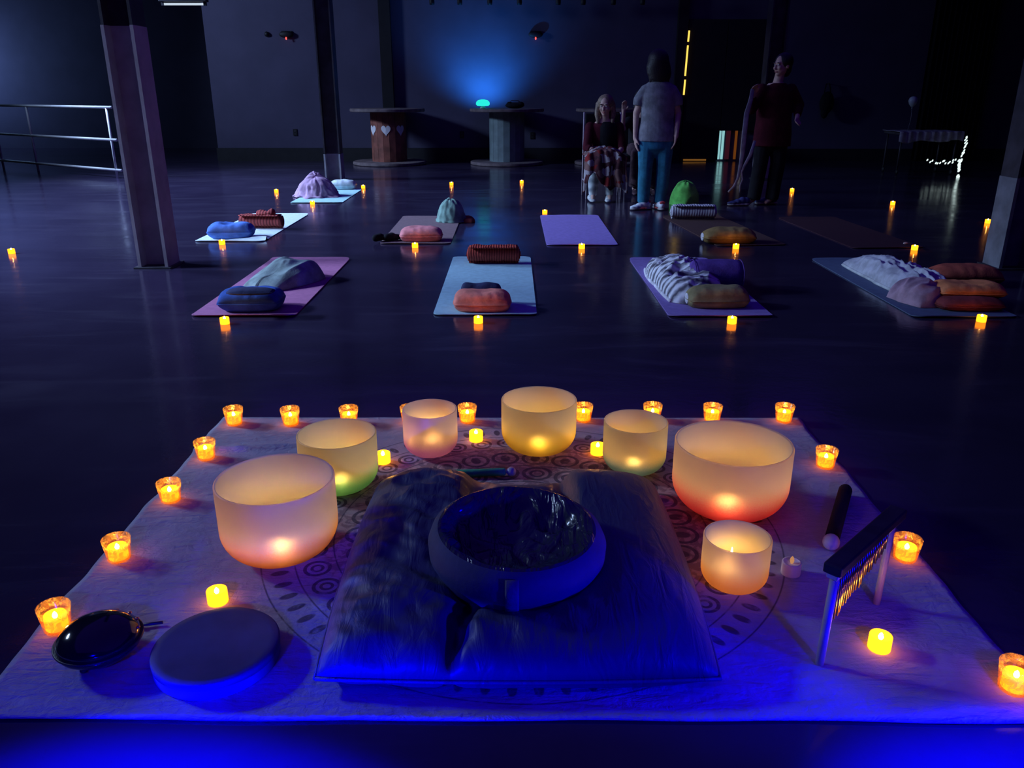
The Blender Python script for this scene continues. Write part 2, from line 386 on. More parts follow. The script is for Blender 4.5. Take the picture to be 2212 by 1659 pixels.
        if remesh:
            r = o.modifiers.new('remesh', 'REMESH'); r.mode = 'VOXEL'; r.voxel_size = remesh; r.use_smooth_shade = True
            q = o.modifiers.new('smooth', 'SMOOTH'); q.factor = 0.5; q.iterations = sm
        if sharp is not None and smooth:
            try: me.set_sharp_from_angle(angle=sharp)
            except Exception: pass
        me.update(); return o
def root(name, label, cat, loc=(0, 0, 0), rz=0.0, group=None):
    o = bpy.data.objects.new(name, None); COL.objects.link(o); o.location = loc; o.rotation_euler = (0, 0, rz); o.empty_display_size = 0.1
    return tag(o, label, cat, group)
def kids(o): return [c for c in bpy.data.objects if c.parent == o]
def dup(o, loc, label, group=None, rz=None):
    chs = kids(o); r = o.copy(); COL.objects.link(r); r.location = loc; r['label'] = label
    if rz is not None: r.rotation_euler = (0, 0, rz)
    if group: r['group'] = group
    for c in chs:
        subs = kids(c); q = c.copy(); COL.objects.link(q); q.parent = r
        for d in subs:
            w = d.copy(); COL.objects.link(w); w.parent = q
    return r
def nz(x, y, z=0.0): return noise.noise(Vector((x, y, z)))
def struct(o): return tag(o, kind='structure')

# ------------------------------------------------------------------ room
WY = 15.9                                   # far wall
XR, XL = 10.0, -13.0
mb = MB(); mb.add([(XL, -4, 0), (XR, -4, 0), (XR, 20, 0), (XL, 20, 0)], [(0, 1, 2, 3)])
struct(mb.build('floor', M['floor'], smooth=False))
struct(MB().box((XL, -4, 4.2), (XR, 20, 4.3)).build('ceiling', M['ceil'], smooth=False))
struct(MB().box((-5.55, WY, 0), (XR, WY+0.15, 4.2)).build('wall_back', M['wall'], smooth=False))
struct(MB().box((-5.55, WY+0.15, 0), (-5.4, 19.5, 4.2)).build('wall_alcove_side', M['wall_dark'], smooth=False))
struct(MB().box((XL, 19.5, 0), (-5.4, 19.65, 4.2)).build('wall_alcove_back', M['wall'], smooth=False))
struct(MB().box((XL-0.15, -4, 0), (XL, 19.65, 4.2)).build('wall_left', M['wall'], smooth=False))
struct(MB().box((XR, -4, 0), (XR+0.15, 19.65, 4.2)).build('wall_right', M['wall_dark'], smooth=False))
struct(MB().box((XL, -4.15, 0), (XR, -4, 4.2)).build('wall_front', M['wall_dark'], smooth=False))
struct(MB().box((-5.57, WY-0.03, 0), (2.95, WY, 0.235)).build('baseboard_back', M['base'], smooth=False))
struct(MB().box((5.0, WY-0.03, 0), (XR, WY, 0.22)).build('baseboard_right', M['base'], smooth=False))
# pilaster posts on the far wall
struct(MB().box((P(826, 200, 15.8)[0], WY-0.12, 0), (P(850, 200, 15.8)[0], WY, 4.2)).build('trim_1', M['black'], smooth=False))
struct(MB().box((P(1456, 200, 15.8)[0], WY-0.12, 0), (P(1477, 200, 15.8)[0], WY, 4.2)).build('trim_2', M['black'], smooth=False))
# dark double door with light leaking round its edges
dx0, dx1 = P(1479, 200, 15.8)[0], P(1645, 200, 15.8)[0]
dr = struct(MB().box((dx0, WY-0.10, 0.02), ((dx0+dx1)/2-0.005, WY, 2.45)).box(((dx0+dx1)/2+0.005, WY-0.10, 0.55), (dx1, WY, 2.45)).build('door_1', M['black'], smooth=False))
for (xa, ya, xb, yb) in ((1489, 66, 1486.5, 90), (1486, 98, 1480, 164), (1480, 172, 1477, 205)):
    (a, za), (b, zb) = P(xa, ya, WY-0.12), P(xb, yb, WY-0.12)
    MB().tube([(a, WY-0.12, za), (b, WY-0.12, zb)], 0.016, 6).build('light_gap', M['gap'], dr)
(a, za), (b, _) = P(1476, 346, WY-0.12), P(1525, 346, WY-0.12)
MB().box((a, WY-0.125, 0.012), (b, WY-0.105, 0.04)).build('threshold_gap', M['gap_dim'], dr, smooth=False)
for px, w, mk in ((1550, 11, 'slit_pale'), (1560, 5, 'slit_pale'), (1571, 9, 'slit_red'), (1588, 5, 'slit_orange'), (1602, 4, 'slit_white')):
    a = P(px-w/2, 320, WY-0.02)[0]; b = P(px+w/2, 320, WY-0.02)[0]
    MB().box((a, WY-0.03, 0.03), (b, WY-0.01, 0.55)).build('lit_slit', M[mk], dr, smooth=False)
# dark opening hung with a curtain on the right
cx0, cx1 = P(1992, 200, 15.8)[0], P(2128, 200, 15.8)[0]
c = MB(); n = 60; vv = []
for i in range(n+1):
    x = cx0+(cx1-cx0)*i/n; y = WY-0.10+0.035*math.sin(i*1.25)
    vv += [(x, y, 0.02), (x, y, 2.9), (x, y+0.02, 2.9), (x, y+0.02, 0.02)]
c.add(vv, [(i*4+a, (i+1)*4+a, (i+1)*4+(a+1) % 4, i*4+(a+1) % 4) for i in range(n) for a in range(4)])
tag(c.build('curtain', M['blackf']), 'full height black curtain hanging on the far right wall behind the balloon', 'curtain')

# steel columns
def column(name, x, y, w, sleeve, label, dark='steel_dark', low='steel_grey', side=1):
    r = root(name, label, 'column', (x, y, 0))
    def hbeam(z0, z1, k):
        m = MB(); h = w/2+k; tk = 0.02+k
        m.box((-h, -h, z0), (-h+tk, h, z1)).box((h-tk, -h, z0), (h, h, z1)).box((-h+tk, -0.012, z0), (h-tk, 0.012, z1)); return m
    hbeam(sleeve, 4.2, 0.0).build('shaft', M[dark], r, smooth=False)
    hbeam(0.012, sleeve, 0.004).build('painted_or_lit_base', M[low], r, smooth=False)
    MB().box((-w/2-0.03, -w/2-0.03, 0), (w/2+0.03, w/2+0.03, 0.012)).build('base_plate', M['steel_dark'], r, smooth=False)
    tag(r, kind='structure')
    return r
CW = 0.215
column('steel_column', -2.68, 6.10, CW, 1.67, 'grey steel column beside the white railing, nearest on the left')
column('steel_column', -2.64, 12.42, 0.235, 0.375, 'dark steel column with pale chipped base behind the white pillow', low='steel_pale')
column('steel_column', 3.72, 6.05, CW, 0.66, 'dark steel column at the right edge, lower part coloured as lit, behind the orange pillow', low='steel_lit')  # light on the lower shaft is put into its colour, dark above
column('steel_column', 3.75, 12.5, 0.235, 0.375, 'dark steel column behind the person in the maroon jacket')

# white pipe railing
A, B = Vector((*G(83, 369), 0)), Vector((*G(254, 385), 0))
d = (B-A); L0 = A-d*0.55; L1 = B+d*0.06
rr = root('pipe_railing', 'white three-rail pipe railing at the far left beside the grey column', 'railing', (0, 0, 0))
for z in (1.02, 0.56, 0.12):
    MB().tube([L0+Vector((0, 0, z)), L1+Vector((0, 0, z))], 0.021, 10).build('rail', M['rail'], rr)
for q in (A, B, A-d*1.0+d*0.5):
    MB().tube([q, q+Vector((0, 0, 1.02))], 0.018, 10).build('post', M['rail'], rr)

# fixtures on the far wall
def wall_pt(px, py, off=0.0): x, z = P(px, py, WY-off); return x, z
proto = None
for px, lb in ((620, 'dark emergency lamp with red indicator high on the wall above the left outlet'), (1157, 'dark emergency lamp with red indicator high on the wall right of the blue glow')):
    x, z = wall_pt(px, 76)
    if proto is None:
        r = proto = root('emergency_lamp', lb, 'emergency light', (x, WY+0.002, z), group='emergency lamps on the far wall')
        MB().ell((0, -0.05, 0.01), (0.13, 0.05, 0.06), 24, 12).build('housing', M['black'], r)
        MB().box((-0.10, -0.03, -0.03), (0.10, 0.0, 0.07)).build('back_plate', M['black'], r, smooth=False, bevel=0.01)
        MB().ell((0.0, -0.085, -0.058), (0.014, 0.014, 0.024), 10, 8).build('indicator', M['led'], r)
    else: dup(proto, (x, WY, z), lb)
x, z = wall_pt(577, 74)
tag(MB().lathe([(0, 0), (0.04, 0), (0.045, 0.02), (0.03, 0.05), (0, 0.055)], 20, fn=lambda p: (p[0], -p[2], p[1])).build('wall_sensor', M['black'], loc=(x, WY, z)), 'small round dark sensor on the wall left of an emergency lamp', 'sensor')
proto = None
for px, py, lb in ((638, 286, 'dark outlet plate on the wall left of the tall dark column'), (998, 291, 'dark outlet plate on the wall just left of the grey spool table'), (1150, 293, 'dark outlet plate on the wall just right of the grey spool table')):
    x, z = wall_pt(px, py)
    if proto is None:
        r = proto = root('outlet_plate', lb, 'outlet', (x, WY, z), group='outlets on the far wall')
        MB().box((-0.04, -0.012, -0.06), (0.04, 0, 0.06)).build('cover_plate', M['black'], r, smooth=False, bevel=0.004)
        MB().box((-0.018, -0.016, 0.01), (0.018, -0.011, 0.04)).box((-0.018, -0.016, -0.04), (0.018, -0.011, -0.01)).build('socket', M['steel_dark'], r, smooth=False)
    else: dup(proto, (x, WY, z), lb)
# track spotlights at the top of the wall
ords = ['first', 'second', 'third', 'fourth', 'fifth', 'sixth', 'seventh', 'eighth']
xa, xb = P(915, 0, WY-0.5)[0], P(1420, 0, WY-0.5)[0]
tag(MB().box((xa, WY-0.52, 3.16), (xb, WY-0.48, 3.2)).build('light_track', M['black'], smooth=False), 'dark lighting track above the blue glow, holding small spotlights', 'track')
proto = None
for i, px in enumerate((933, 993, 1058, 1122, 1206, 1260, 1325, 1388)):
    x, z = P(px, 5, WY-0.5); lb = 'small dark track spotlight at the top of the far wall, %s from the left' % ords[i]
    if proto is None:
        r = proto = root('track_spotlight', lb, 'spotlight', (x, WY-0.5, z), group='spotlights along the far wall')
        MB().lathe([(0, -0.04), (0.04, -0.04), (0.045, 0.0), (0.04, 0.10), (0.015, 0.14), (0, 0.14)], 20).build('lamp_head', M['black'], r)
        MB().tube([(0, 0, 0.13), (0, 0, 3.17-z)], 0.012, 8).build('stem', M['black'], r)
    else: dup(proto, (x, WY-0.5, z), lb)
# tube light, upper left
Yt = 13.0
(a, z), (b, _) = P(352, 9, Yt), P(443, 8, Yt)
r = root('tube_light', 'lit fluorescent tube light hanging at the upper left', 'ceiling light', ((a+b)/2, Yt, z))
w = (b-a)/2
MB().tube([(-w, 0, 0), (w, 0, 0)], 0.016, 10).build('tube', M['tube'], r)
MB().box((-w-0.04, -0.06, 0.03), (w+0.04, 0.06, 0.09)).build('housing', M['steel_dark'], r, smooth=False, bevel=0.01)
for sx in (-1, 1):
    MB().box((sx*w-0.02, -0.02, -0.02), (sx*w+0.02, 0.02, 0.035)).build('end_holder', M['steel_dark'], r, smooth=False)
    MB().tube([(sx*w*0.8, 0, 0.09), (sx*w*0.8, 0, 4.2-z)], 0.006, 6).build('hanger', M['steel_dark'], r)

# cable-spool tables
def spool(px, label, bm, hearts=False):
    x, _ = P(px, 300, 15.2); y = 15.2
    r = root('spool_table', label, 'table', (x, y, 0))
    R = 0.66; rb = 0.315
    MB().lathe([(0, 0), (R*0.98, 0), (R, 0.01), (R, 0.045), (R*0.98, 0.055), (0, 0.055)], 56).build('base_disc', M['spool_wood'], r, sharp=0.6)
    nb = 18; m = MB()
    for i in range(nb):
        a0, a1 = 2*PI*(i+0.02)/nb, 2*PI*(i+0.98)/nb
        q = [(rb*math.cos(a0), rb*math.sin(a0)), (rb*math.cos(a1), rb*math.sin(a1)), ((rb-0.03)*math.cos(a1), (rb-0.03)*math.sin(a1)), ((rb-0.03)*math.cos(a0), (rb-0.03)*math.sin(a0))]
        vv = [(*p, 0.055) for p in q]+[(*p, 0.90) for p in q]
        m.add(vv, [(0, 1, 5, 4), (1, 2, 6, 5), (2, 3, 7, 6), (3, 0, 4, 7), (0, 3, 2, 1), (4, 5, 6, 7)])
    m.build('barrel', bm, r, smooth=False)
    MB().lathe([(0, 0.90), (R*0.98, 0.90), (R, 0.91), (R, 0.945), (R*0.98, 0.955), (0, 0.955)], 56).build('top_disc', M['spool_wood'], r, sharp=0.6)
    if hearts:
        for k in range(3):
            a0 = -PI/2 + (k-1)*0.88; pts = []
            for i in range(28):
                t = 2*PI*i/28
                hx = 16*math.sin(t)**3; hz = 13*math.cos(t)-5*math.cos(2*t)-2*math.cos(3*t)-math.cos(4*t)
                pts.append((hx*0.0052, hz*0.0062))
            vv = []
            for rr_ in (rb-0.002, rb+0.004):
                vv += [(rr_*math.cos(a0+u/rb), rr_*math.sin(a0+u/rb), 0.60+v) for u, v in pts]
            n = 28
            MB().add(vv, [tuple(range(n)), tuple(range(n, 2*n))]+[(i, (i+1) % n, n+(i+1) % n, n+i) for i in range(n)]).build('painted_heart', M['heart'], r, smooth=False)
    return r
spool(840, 'brown wooden spool table painted with white hearts', M['spool_brown'], True)
spool(1095, 'grey wooden spool table holding the glowing lamp', M['spool_grey'])
spool(1322, 'dark wooden spool table behind the seated person in the plaid throw', M['spool_wood'])
# glowing lamp and clutter on the middle spool
lx, ly, TZ = P(1043, 224, 15.0)[0], 15.0, 0.957
r = root('table_lamp', 'small glowing cyan dome lamp on the grey spool table', 'lamp', (lx, ly, TZ))
MB().lathe([(0, 0), (0.05, 0), (0.055, 0.01), (0.03, 0.03), (0.03, 0.045), (0, 0.045)], 24).build('foot', M['steel_grey'], r)
MB().lathe([(0, 0.04), (0.10, 0.045), (0.122, 0.07), (0.115, 0.11), (0.08, 0.14), (0.03, 0.15), (0, 0.151)], 32).build('dome_shade', M['dome'], r)
x = P(1112, 228, 15.1)[0]
r = root('bag', 'dark lumpy bag lying on the right side of the grey spool table', 'bag', (x, 15.05, 0.957))
MB().ell((0, 0, 0.05), (0.17, 0.09, 0.052), 20, 10).ell((-0.09, 0, 0.07), (0.06, 0.06, 0.045)).ell((0.1, 0, 0.065), (0.07, 0.07, 0.05)).build('bag_body', M['blackf'], r, remesh=0.01)
MB().tube([(-0.13, 0, 0.06), (-0.06, -0.02, 0.13), (0.06, -0.02, 0.13), (0.13, 0, 0.06)], 0.008, 6).build('strap', M['steel_dark'], r)

# right: cart with cloth, glitter beads, balloon, hung bag
Yc = 13.2
(tx0, tz0), (tx1, _) = P(1938, 318, Yc), P(2070, 318, Yc)
ty1 = P(2000, 277, Yc)[1]
r = root('cart', 'dark wheeled cart covered by a pale cloth at the far right', 'cart', ((tx0+tx1)/2, Yc+0.25, 0))
hw = (tx1-tx0)/2
for sx in (-1, 1):
    for sy in (-1, 1):
        MB().tube([(sx*(hw-0.05), sy*0.25, 0.08), (sx*(hw-0.05), sy*0.25, 0.62)], 0.015, 8).build('leg', M['steel_dark'], r)
        MB().ell((sx*(hw-0.05), sy*0.25, 0.041), (0.02, 0.04, 0.04), 14, 8).build('wheel', M['black'], r)
MB().box((-hw, -0.3, 0.60), (hw, 0.3, 0.64)).build('cart_top', M['steel_dark'], r, smooth=False, bevel=0.01)
m = MB(); nx = 40; ny = 16; vv = []
for i in range(nx+1):
    for j in range(ny+1):
        u = -1+2*i/nx; v = j/ny
        if v < 0.5: x_, y_, z_ = u*(hw+0.02), 0.32-v*1.28, 0.655
        else: x_, y_, z_ = u*(hw+0.02), -0.32-0.012*math.sin(u*26), 0.655-(v-0.5)*0.42*(0.7+0.3*nz(u*2, 3))
        vv.append((x_, y_, z_+0.006*nz(u*5, v*5)))
m.add(vv, [(i*(ny+1)+j, (i+1)*(ny+1)+j, (i+1)*(ny+1)+j+1, i*(ny+1)+j+1) for i in range(nx) for j in range(ny)])
o = m.build('cover_cloth', M['linen'], r); sd = o.modifiers.new('solid', 'SOLIDIFY'); sd.thickness = 0.006
# glowing beads imitate the glitter of silver tinsel beside the cart
Yf = 12.75
r = root('glitter_string', 'string of cool white glowing beads in place of tinsel glitter, draped down the cart corner', 'glitter beads', (0, 0, 0))
cord = []; glitter_beads = []
path = [(2088, 296), (2083, 315), (2078, 332), (2072, 350), (2068, 368), (2065, 395), (2062, 418)]
pts = [(P(a, b, Yf)[0], Yf, P(a, b, Yf)[1]) for a, b in path]
m = MB().tube(pts, 0.006, 6)
hp = [(P(a, b, Yf)[0], Yf, P(a, b, Yf)[1]) for a, b in [(2004, 347), (2030, 351), (2055, 349), (2074, 345)]]
m.tube(hp, 0.006, 6); m.build('cord', M['steel_dark'], r)
rb_ = random.Random(3); proto_b = None
spots = []
for i in range(22):
    t = i/21; k = min(int(t*3), 2); f = t*3-k; q0, q1 = Vector(pts[k]), Vector(pts[k+1]); spots.append((q0.lerp(q1, f), 0.011))
for i in range(12):
    t = i/11; k = 3+min(int(t*3), 2); f = t*3-(k-3); q0, q1 = Vector(pts[k]), Vector(pts[k+1]); spots.append((q0.lerp(q1, f), 0.018))
for i in range(17):
    t = i/16; k = min(int(t*3), 2); f = t*3-k; q0, q1 = Vector(hp[k]), Vector(hp[k+1]); spots.append((q0.lerp(q1, f), 0.011))
me_b = None
for q, s_ in spots:
    q = q+Vector((rb_.uniform(-0.02, 0.02), -0.02, rb_.uniform(-0.02, 0.02)))
    if me_b is None:
        o = MB().ell((0, 0, 0), (1, 1, 1.7), 8, 6).build('bulb', M['glitter'], r, loc=q); me_b = o
    else:
        o = me_b.copy(); COL.objects.link(o); o.location = q
    o.scale = (s_, s_, s_); o.rotation_euler = (0, 0.5, 0)
x, z = P(1972, 221, 13.2)
r = root('balloon', 'small pale balloon floating above the covered cart', 'balloon', (x, 13.2, z))
MB().lathe([(0, -0.075), (0.02, -0.065), (0.05, -0.03), (0.068, 0.02), (0.055, 0.065), (0.025, 0.085), (0, 0.088)], 28).build('balloon_body', M['balloon'], r)
MB().lathe([(0.003, -0.074), (0.012, -0.09), (0, -0.09)], 12).build('knot', M['balloon'], r)
MB().tube([(0, 0, -0.088), (0.01, 0, -0.25), (-0.005, 0.02, -0.42), (0.0, 0.04, 0.668-z)], 0.002, 5).build('string', M['balloon'], r)
x, z = P(1785, 222, WY-0.1)
r = root('hanging_bag', 'dark rounded bag hanging on the far wall right of the maroon jacket', 'bag', (x, WY-0.12, z))
MB().ell((0, 0, 0), (0.13, 0.09, 0.2), 24, 14).ell((-0.02, 0, -0.16), (0.07, 0.06, 0.12)).build('bag_body', M['blackf'], r, remesh=0.012)
MB().tube([(-0.06, 0.02, 0.17), (-0.03, 0.05, 0.33), (0.03, 0.05, 0.33), (0.06, 0.02, 0.17)], 0.01, 6).build('strap', M['blackf'], r)
MB().tube([(0, 0.12, 0.33), (0, 0.03, 0.33), (0, 0.02, 0.36)], 0.008, 6).build('hook', M['steel_dark'], r)

# ------------------------------------------------------------------ tealights
def make_tealight(name, label, loc, group, flame='flame', tall=0.0):
    r = root(name, label, 'candle', loc, group=group)
    R, H = 0.026, 0.037
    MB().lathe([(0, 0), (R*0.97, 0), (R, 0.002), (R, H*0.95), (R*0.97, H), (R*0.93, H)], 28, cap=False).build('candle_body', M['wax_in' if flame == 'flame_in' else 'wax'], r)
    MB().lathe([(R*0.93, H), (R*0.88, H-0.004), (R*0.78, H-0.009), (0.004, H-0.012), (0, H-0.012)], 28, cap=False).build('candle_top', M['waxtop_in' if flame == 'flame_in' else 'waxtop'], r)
    z0 = H-0.012
    MB().lathe([(0, z0), (0.0042, z0+0.002), (0.0062, z0+0.007), (0.0046, z0+0.013+tall*0.4), (0.0012, z0+0.018+tall), (0, z0+0.019+tall)], 12).build('flame', M[flame], r)
    return r
tp = None
def tealight(loc, label, group):
    global tp
    if tp is None: tp = make_tealight('tealight_candle', label, loc, group); return tp
    return dup(tp, loc, label, group)
GF = 'tealights standing on the bare floor'
for px, py, lb in [
    (22, 549, 'lit tealight on the bare floor at the far left edge, under the railing'),
    (478, 529, 'lit tealight at the foot of the pale mat with the blue and rust cushions'),
    (483, 702, 'lit tealight at the foot of the pink mat'),
    (596, 416, 'lit tealight left of the rumpled pink blanket by the far column'),
    (674, 442, 'lit tealight at the near end of the aqua mat with the pink blanket'),
    (784, 407, 'lit tealight at the far right corner of the aqua mat'),
    (896, 536, 'lit tealight at the foot of the tan mat with the pink pillow'),
    (1033, 700, 'lit tealight at the foot of the grey blue mat with the coral pillow'),
    (975, 400, 'lit far tealight on the bare floor below the blue wall glow, left of another'),
    (1127, 396, 'lit far tealight on the bare floor in front of the grey spool table'),
    (1177, 462, 'lit tealight at the far left corner of the empty violet mat'),
    (1257, 538, 'lit tealight at the foot of the empty violet mat'),
    (1542, 463, 'lit tealight at the right end of the rolled white blanket'),
    (1591, 538, 'lit tealight in front of the brown mat and its olive pillow'),
    (1583, 701, 'lit tealight at the foot of the violet mat with the striped blanket'),
    (1712, 414, 'lit tealight on the floor right of the person in the maroon jacket'),
    (1930, 443, 'lit tealight on the dark floor below the covered cart'),
    (2136, 483, 'lit tealight beside the steel column at the right edge'),
    (1978, 541, 'lit tealight behind the rumpled white blanket on the dark navy mat'),
    (2124, 697, 'lit tealight at the foot of the dark navy mat, below the orange pillow')]:
    x, y = G(px, py); tealight((x, y+0.024, 0.0005), lb, GF)

# ------------------------------------------------------------------ altar cloth
CT = 0.0075
def clz(x, y):
    return 0.0045 + 0.0022*nz(x*3, y*3) + 0.0012*nz(x*9+y*5, y*8-x*3, 4)
cb, cf, cl, cr_ = 3.035, 1.36, -1.165, 1.162
nx, ny = 150, 110; vv = []
for i in range(nx+1):
    for j in range(ny+1):
        u, v = i/nx, j/ny
        x = cl+(cr_-cl)*u; y = cf+(cb-cf)*v
        e = 0.012*nz(v*6, 1.3)+0.006*nz(v*17, 9.1)
        x += (e*(1-u)**8 - (0.012*nz(v*5, 7.7)+0.005*nz(v*19, 2.2))*u**8)
        y += 0.008*nz(u*7, 5.5)*(v**8) + (0.010*nz(u*6, 3.1)-0.012*(u-0.5))*((1-v)**8)
        z = max(0.0025, clz(x, y))
        f = math.exp(-((y-2.74-0.10*(x+1.0))/0.018)**2)*max(0, min(1, (-0.62-x)/0.25)); z += 0.012*f
        vv.append((x, y, z))
m = MB().add(vv, [(i*(ny+1)+j, (i+1)*(ny+1)+j, (i+1)*(ny+1)+j+1, i*(ny+1)+j+1) for i in range(nx) for j in range(ny)])
o = m.build('altar_cloth', M['cloth']); sd = o.modifiers.new('solid', 'SOLIDIFY'); sd.thickness = 0.002; sd.offset = -1
tag(o, 'large pale grey cloth printed with a round mandala, spread on the floor under the bowls', 'cloth')

# ------------------------------------------------------------------ singing bowls
inner = bowl_inner('frosted_quartz_inside')
bowls = [  # centre px, bottom px, rim left/right px, rim back/front px, tint, words
    (615, 1232, 484, 738, 985, 1083, (1.0, 0.42, 0.07), 0.12, 0.70, 'peach orange foot', 'large frosted singing bowl with an orange foot, nearest on the left'),
    (738, 1075, 652, 822, 906, 968, (0.18, 0.72, 0.36), 0.12, 0.70, 'green', 'frosted singing bowl with a green foot, behind the orange-footed one'),
    (932, 992, 873, 991, 863, 905, (0.46, 0.18, 0.62), 0.10, 0.62, 'violet', 'narrow frosted singing bowl with a violet foot, left of the rear middle bowl'),
    (1163, 990, 1083, 1246, 836, 891, (0.92, 0.72, 0.10), 0.10, 0.95, 'yellow', 'frosted singing bowl with a yellow foot, rear middle of the arc'),
    (1367, 1032, 1298, 1436, 887, 935, (0.18, 0.42, 0.52), 0.10, 0.55, 'blue', 'small frosted singing bowl with a blue grey foot, behind the cushion corner'),
    (1567, 1135, 1446, 1697, 909, 1004, (0.90, 0.08, 0.12), 0.10, 0.80, 'red', 'largest frosted singing bowl with a red foot, on the right'),
    (1580, 1287, 1510, 1655, 1120, 1200, (1.0, 0.46, 0.16), 0.10, 0.75, 'peach', 'smallest frosted singing bowl, in front of the red-footed bowl, flame showing inside'),
]
for (cx, yb, rl, rr_, rt, rf, tint, lo, hi, _, lb) in bowls:
    x, y = G(cx, yb, CT)
    R = (rr_-rl)/2*S(y, 0.12)
    for _ in range(6):
        yc = y+0.62*R
        zr = P(cx, (rt+rf)/2-2, yc)[1]
        R = (rr_-rl)/2*S(yc, zr)
    xc = P(cx, yb, yc)[0]; H = zr-CT
    # foot flat, rounded shoulder, nearly straight wall
    rc = min(0.62*R, 0.75*H); tk = max(0.0055, R*0.045)
    outp = [(0, 0), ((R-rc)*0.6, 0.0)]
    for i in range(0, 13):
        a = PI/2*i/12; outp.append((R-rc+rc*math.sin(a)-0.0*R, rc*0.92*(1-math.cos(a))))
    for f in (0.33, 0.66, 1.0): outp.append((R, rc*0.92+(H-rc*0.92-tk/2)*f))
    rim = [(R-tk*0.15, H-tk*0.12), (R-tk*0.5, H), (R-tk*0.85, H-tk*0.12)]
    inn = [(R-tk, H-tk/2), (R-tk, rc*0.92)]
    for i in range(12, -1, -1):
        a = PI/2*i/12; inn.append((max(0.0, R-rc+(rc-tk)*math.sin(a)), tk+(rc*0.92-tk)*(1-math.cos(a))))
    inn.append((0, tk))
    r = root('singing_bowl', lb, 'bowl', (xc, yc, CT), group='frosted singing bowls on the cloth')
    MB().lathe(outp+rim[:2], 72).build('bowl_body', bowl_outer('frosted_quartz', tint, H, lo, hi, (0.84, 0.66, 0.54) if R > 0.15 or R < 0.098 else (0.82, 0.72, 0.44)), r, recalc=True)
    # drop cap face of the open shell: lathe() closes a rim only when the profile ends off-axis
    me = kids(r)[0].data; bm = bmesh.new(); bm.from_mesh(me)
    bmesh.ops.delete(bm, geom=[f for f in bm.faces if len(f.verts) > 4], context='FACES'); bm.to_mesh(me); bm.free()
    o = MB().lathe(rim[1:]+inn, 72).build('bowl_lining', inner, r, recalc=True)
    me = o.data; bm = bmesh.new(); bm.from_mesh(me)
    bmesh.ops.delete(bm, geom=[f for f in bm.faces if len(f.verts) > 4], context='FACES'); bm.to_mesh(me); bm.free()
    off = 0.42*R if R < 0.098 else 0.0
    fk = 'flame_in'
    M[fk] = emis('candle_flame_bowl', (1.0, 0.60, 0.18), 250*(R/0.1)**2.3*(0.35 if R < 0.098 else 1.0))
    c = make_tealight('tealight_candle', 'lit tealight inside the ' + lb.split(',')[0].replace('with an', 'having an').replace('with a', 'having a') , (xc, yc+off, CT+tk+0.0008), 'tealights inside the singing bowls', 'flame_in', 0.040 if R < 0.098 else 0.0)

# bare tealights on the cloth
for px, py, lb in [(1028, 956, 'lit tealight on the cloth between the violet and yellow bowls'), (465, 1311, 'lit tealight on the cloth just behind the frame drum'),
                   (1907, 1413, 'lit tealight on the cloth in front of the bar chimes'), (1292, 985, 'lit tealight half hidden behind the blue-footed bowl'),
                   (826, 1004, 'lit tealight half hidden behind the green-footed bowl')]:
    x, y = G(px, py, CT); tealight((x, y+0.022, CT), lb, 'bare tealights on the cloth')
x, y = G(1713, 1248, CT)
r = root('unlit_tealight', 'unlit white tealight on the cloth between the smallest bowl and the chimes', 'candle', (x, y+0.022, CT))
MB().lathe([(0, 0), (0.0255, 0), (0.026, 0.002), (0.026, 0.033), (0.025, 0.037), (0.0222, 0.037)], 28, cap=False).build('candle_body', M['waxoff'], r)
MB().lathe([(0.0222, 0.037), (0.02, 0.034), (0, 0.031)], 28, cap=False).build('candle_top', M['waxoff'], r)
MB().lathe([(0, 0.031), (0.004, 0.033), (0.006, 0.041), (0.0045, 0.048), (0, 0.055)], 12).build('flame_tip', M['ember'], r)

# votives
tk = 0.0025; R1, R0, H = 0.0385, 0.0300, 0.068
vprof = [(0, 0), (R0-0.003, 0), (R0, 0.003), (R1, H-0.002), (R1-tk/2, H), (R1-tk, H-0.002), (R0-tk, 0.006), (0, 0.0045)]
vp = None
ords2 = ['leftmost', 'second', 'third', 'fourth', 'fifth', 'sixth', 'seventh', 'eighth', 'rightmost']
vot = []
for i, (px, py) in enumerate([(502, 921), (625, 922), (752, 920), (884, 918), (1009, 916), (1261, 914), (1411, 913), (1541, 915), (1697, 915)]):
    w = ['at the back left cloth corner', 'second from left along the back cloth edge', 'just behind the green-footed bowl', 'half hidden behind the violet-footed bowl', 'right of the violet-footed bowl at the back edge',
         'right of the yellow-footed bowl at the back edge', 'just behind the blue-footed bowl', 'behind the rim of the red-footed bowl', 'at the back right cloth corner'][i]
    vot.append((px, py, w))
vot += [(440, 996, 'farthest along the left cloth edge, after the corner'), (362, 1090, 'second farthest along the left cloth edge'), (248, 1219, 'second nearest along the left cloth edge'),
        (112, 1374, 'beside the black steel drum'), (1788, 1015, 'on the right cloth edge beside the red-footed bowl'), (1964, 1219, 'on the right cloth edge behind the bar chimes'),
        (2204, 1508, 'cut by the right picture edge')]
for px, py, w in vot:
    x, y = G(px, py, CT); y += 0.028
    lb = 'amber crackled glass votive ' + w
    if vp is None:
        vp = tag(MB().lathe(vprof, 40).build('votive_glass', M['votive'], loc=(x, y, CT)), lb, 'candle holder', 'glass votives around the cloth')
    else:
        o = vp.copy(); COL.objects.link(o); o.location = (x, y, CT); o['label'] = lb
    tealight((x, y, CT+0.0065), 'lit tealight inside the glass votive ' + w, 'tealights inside the glass votives')

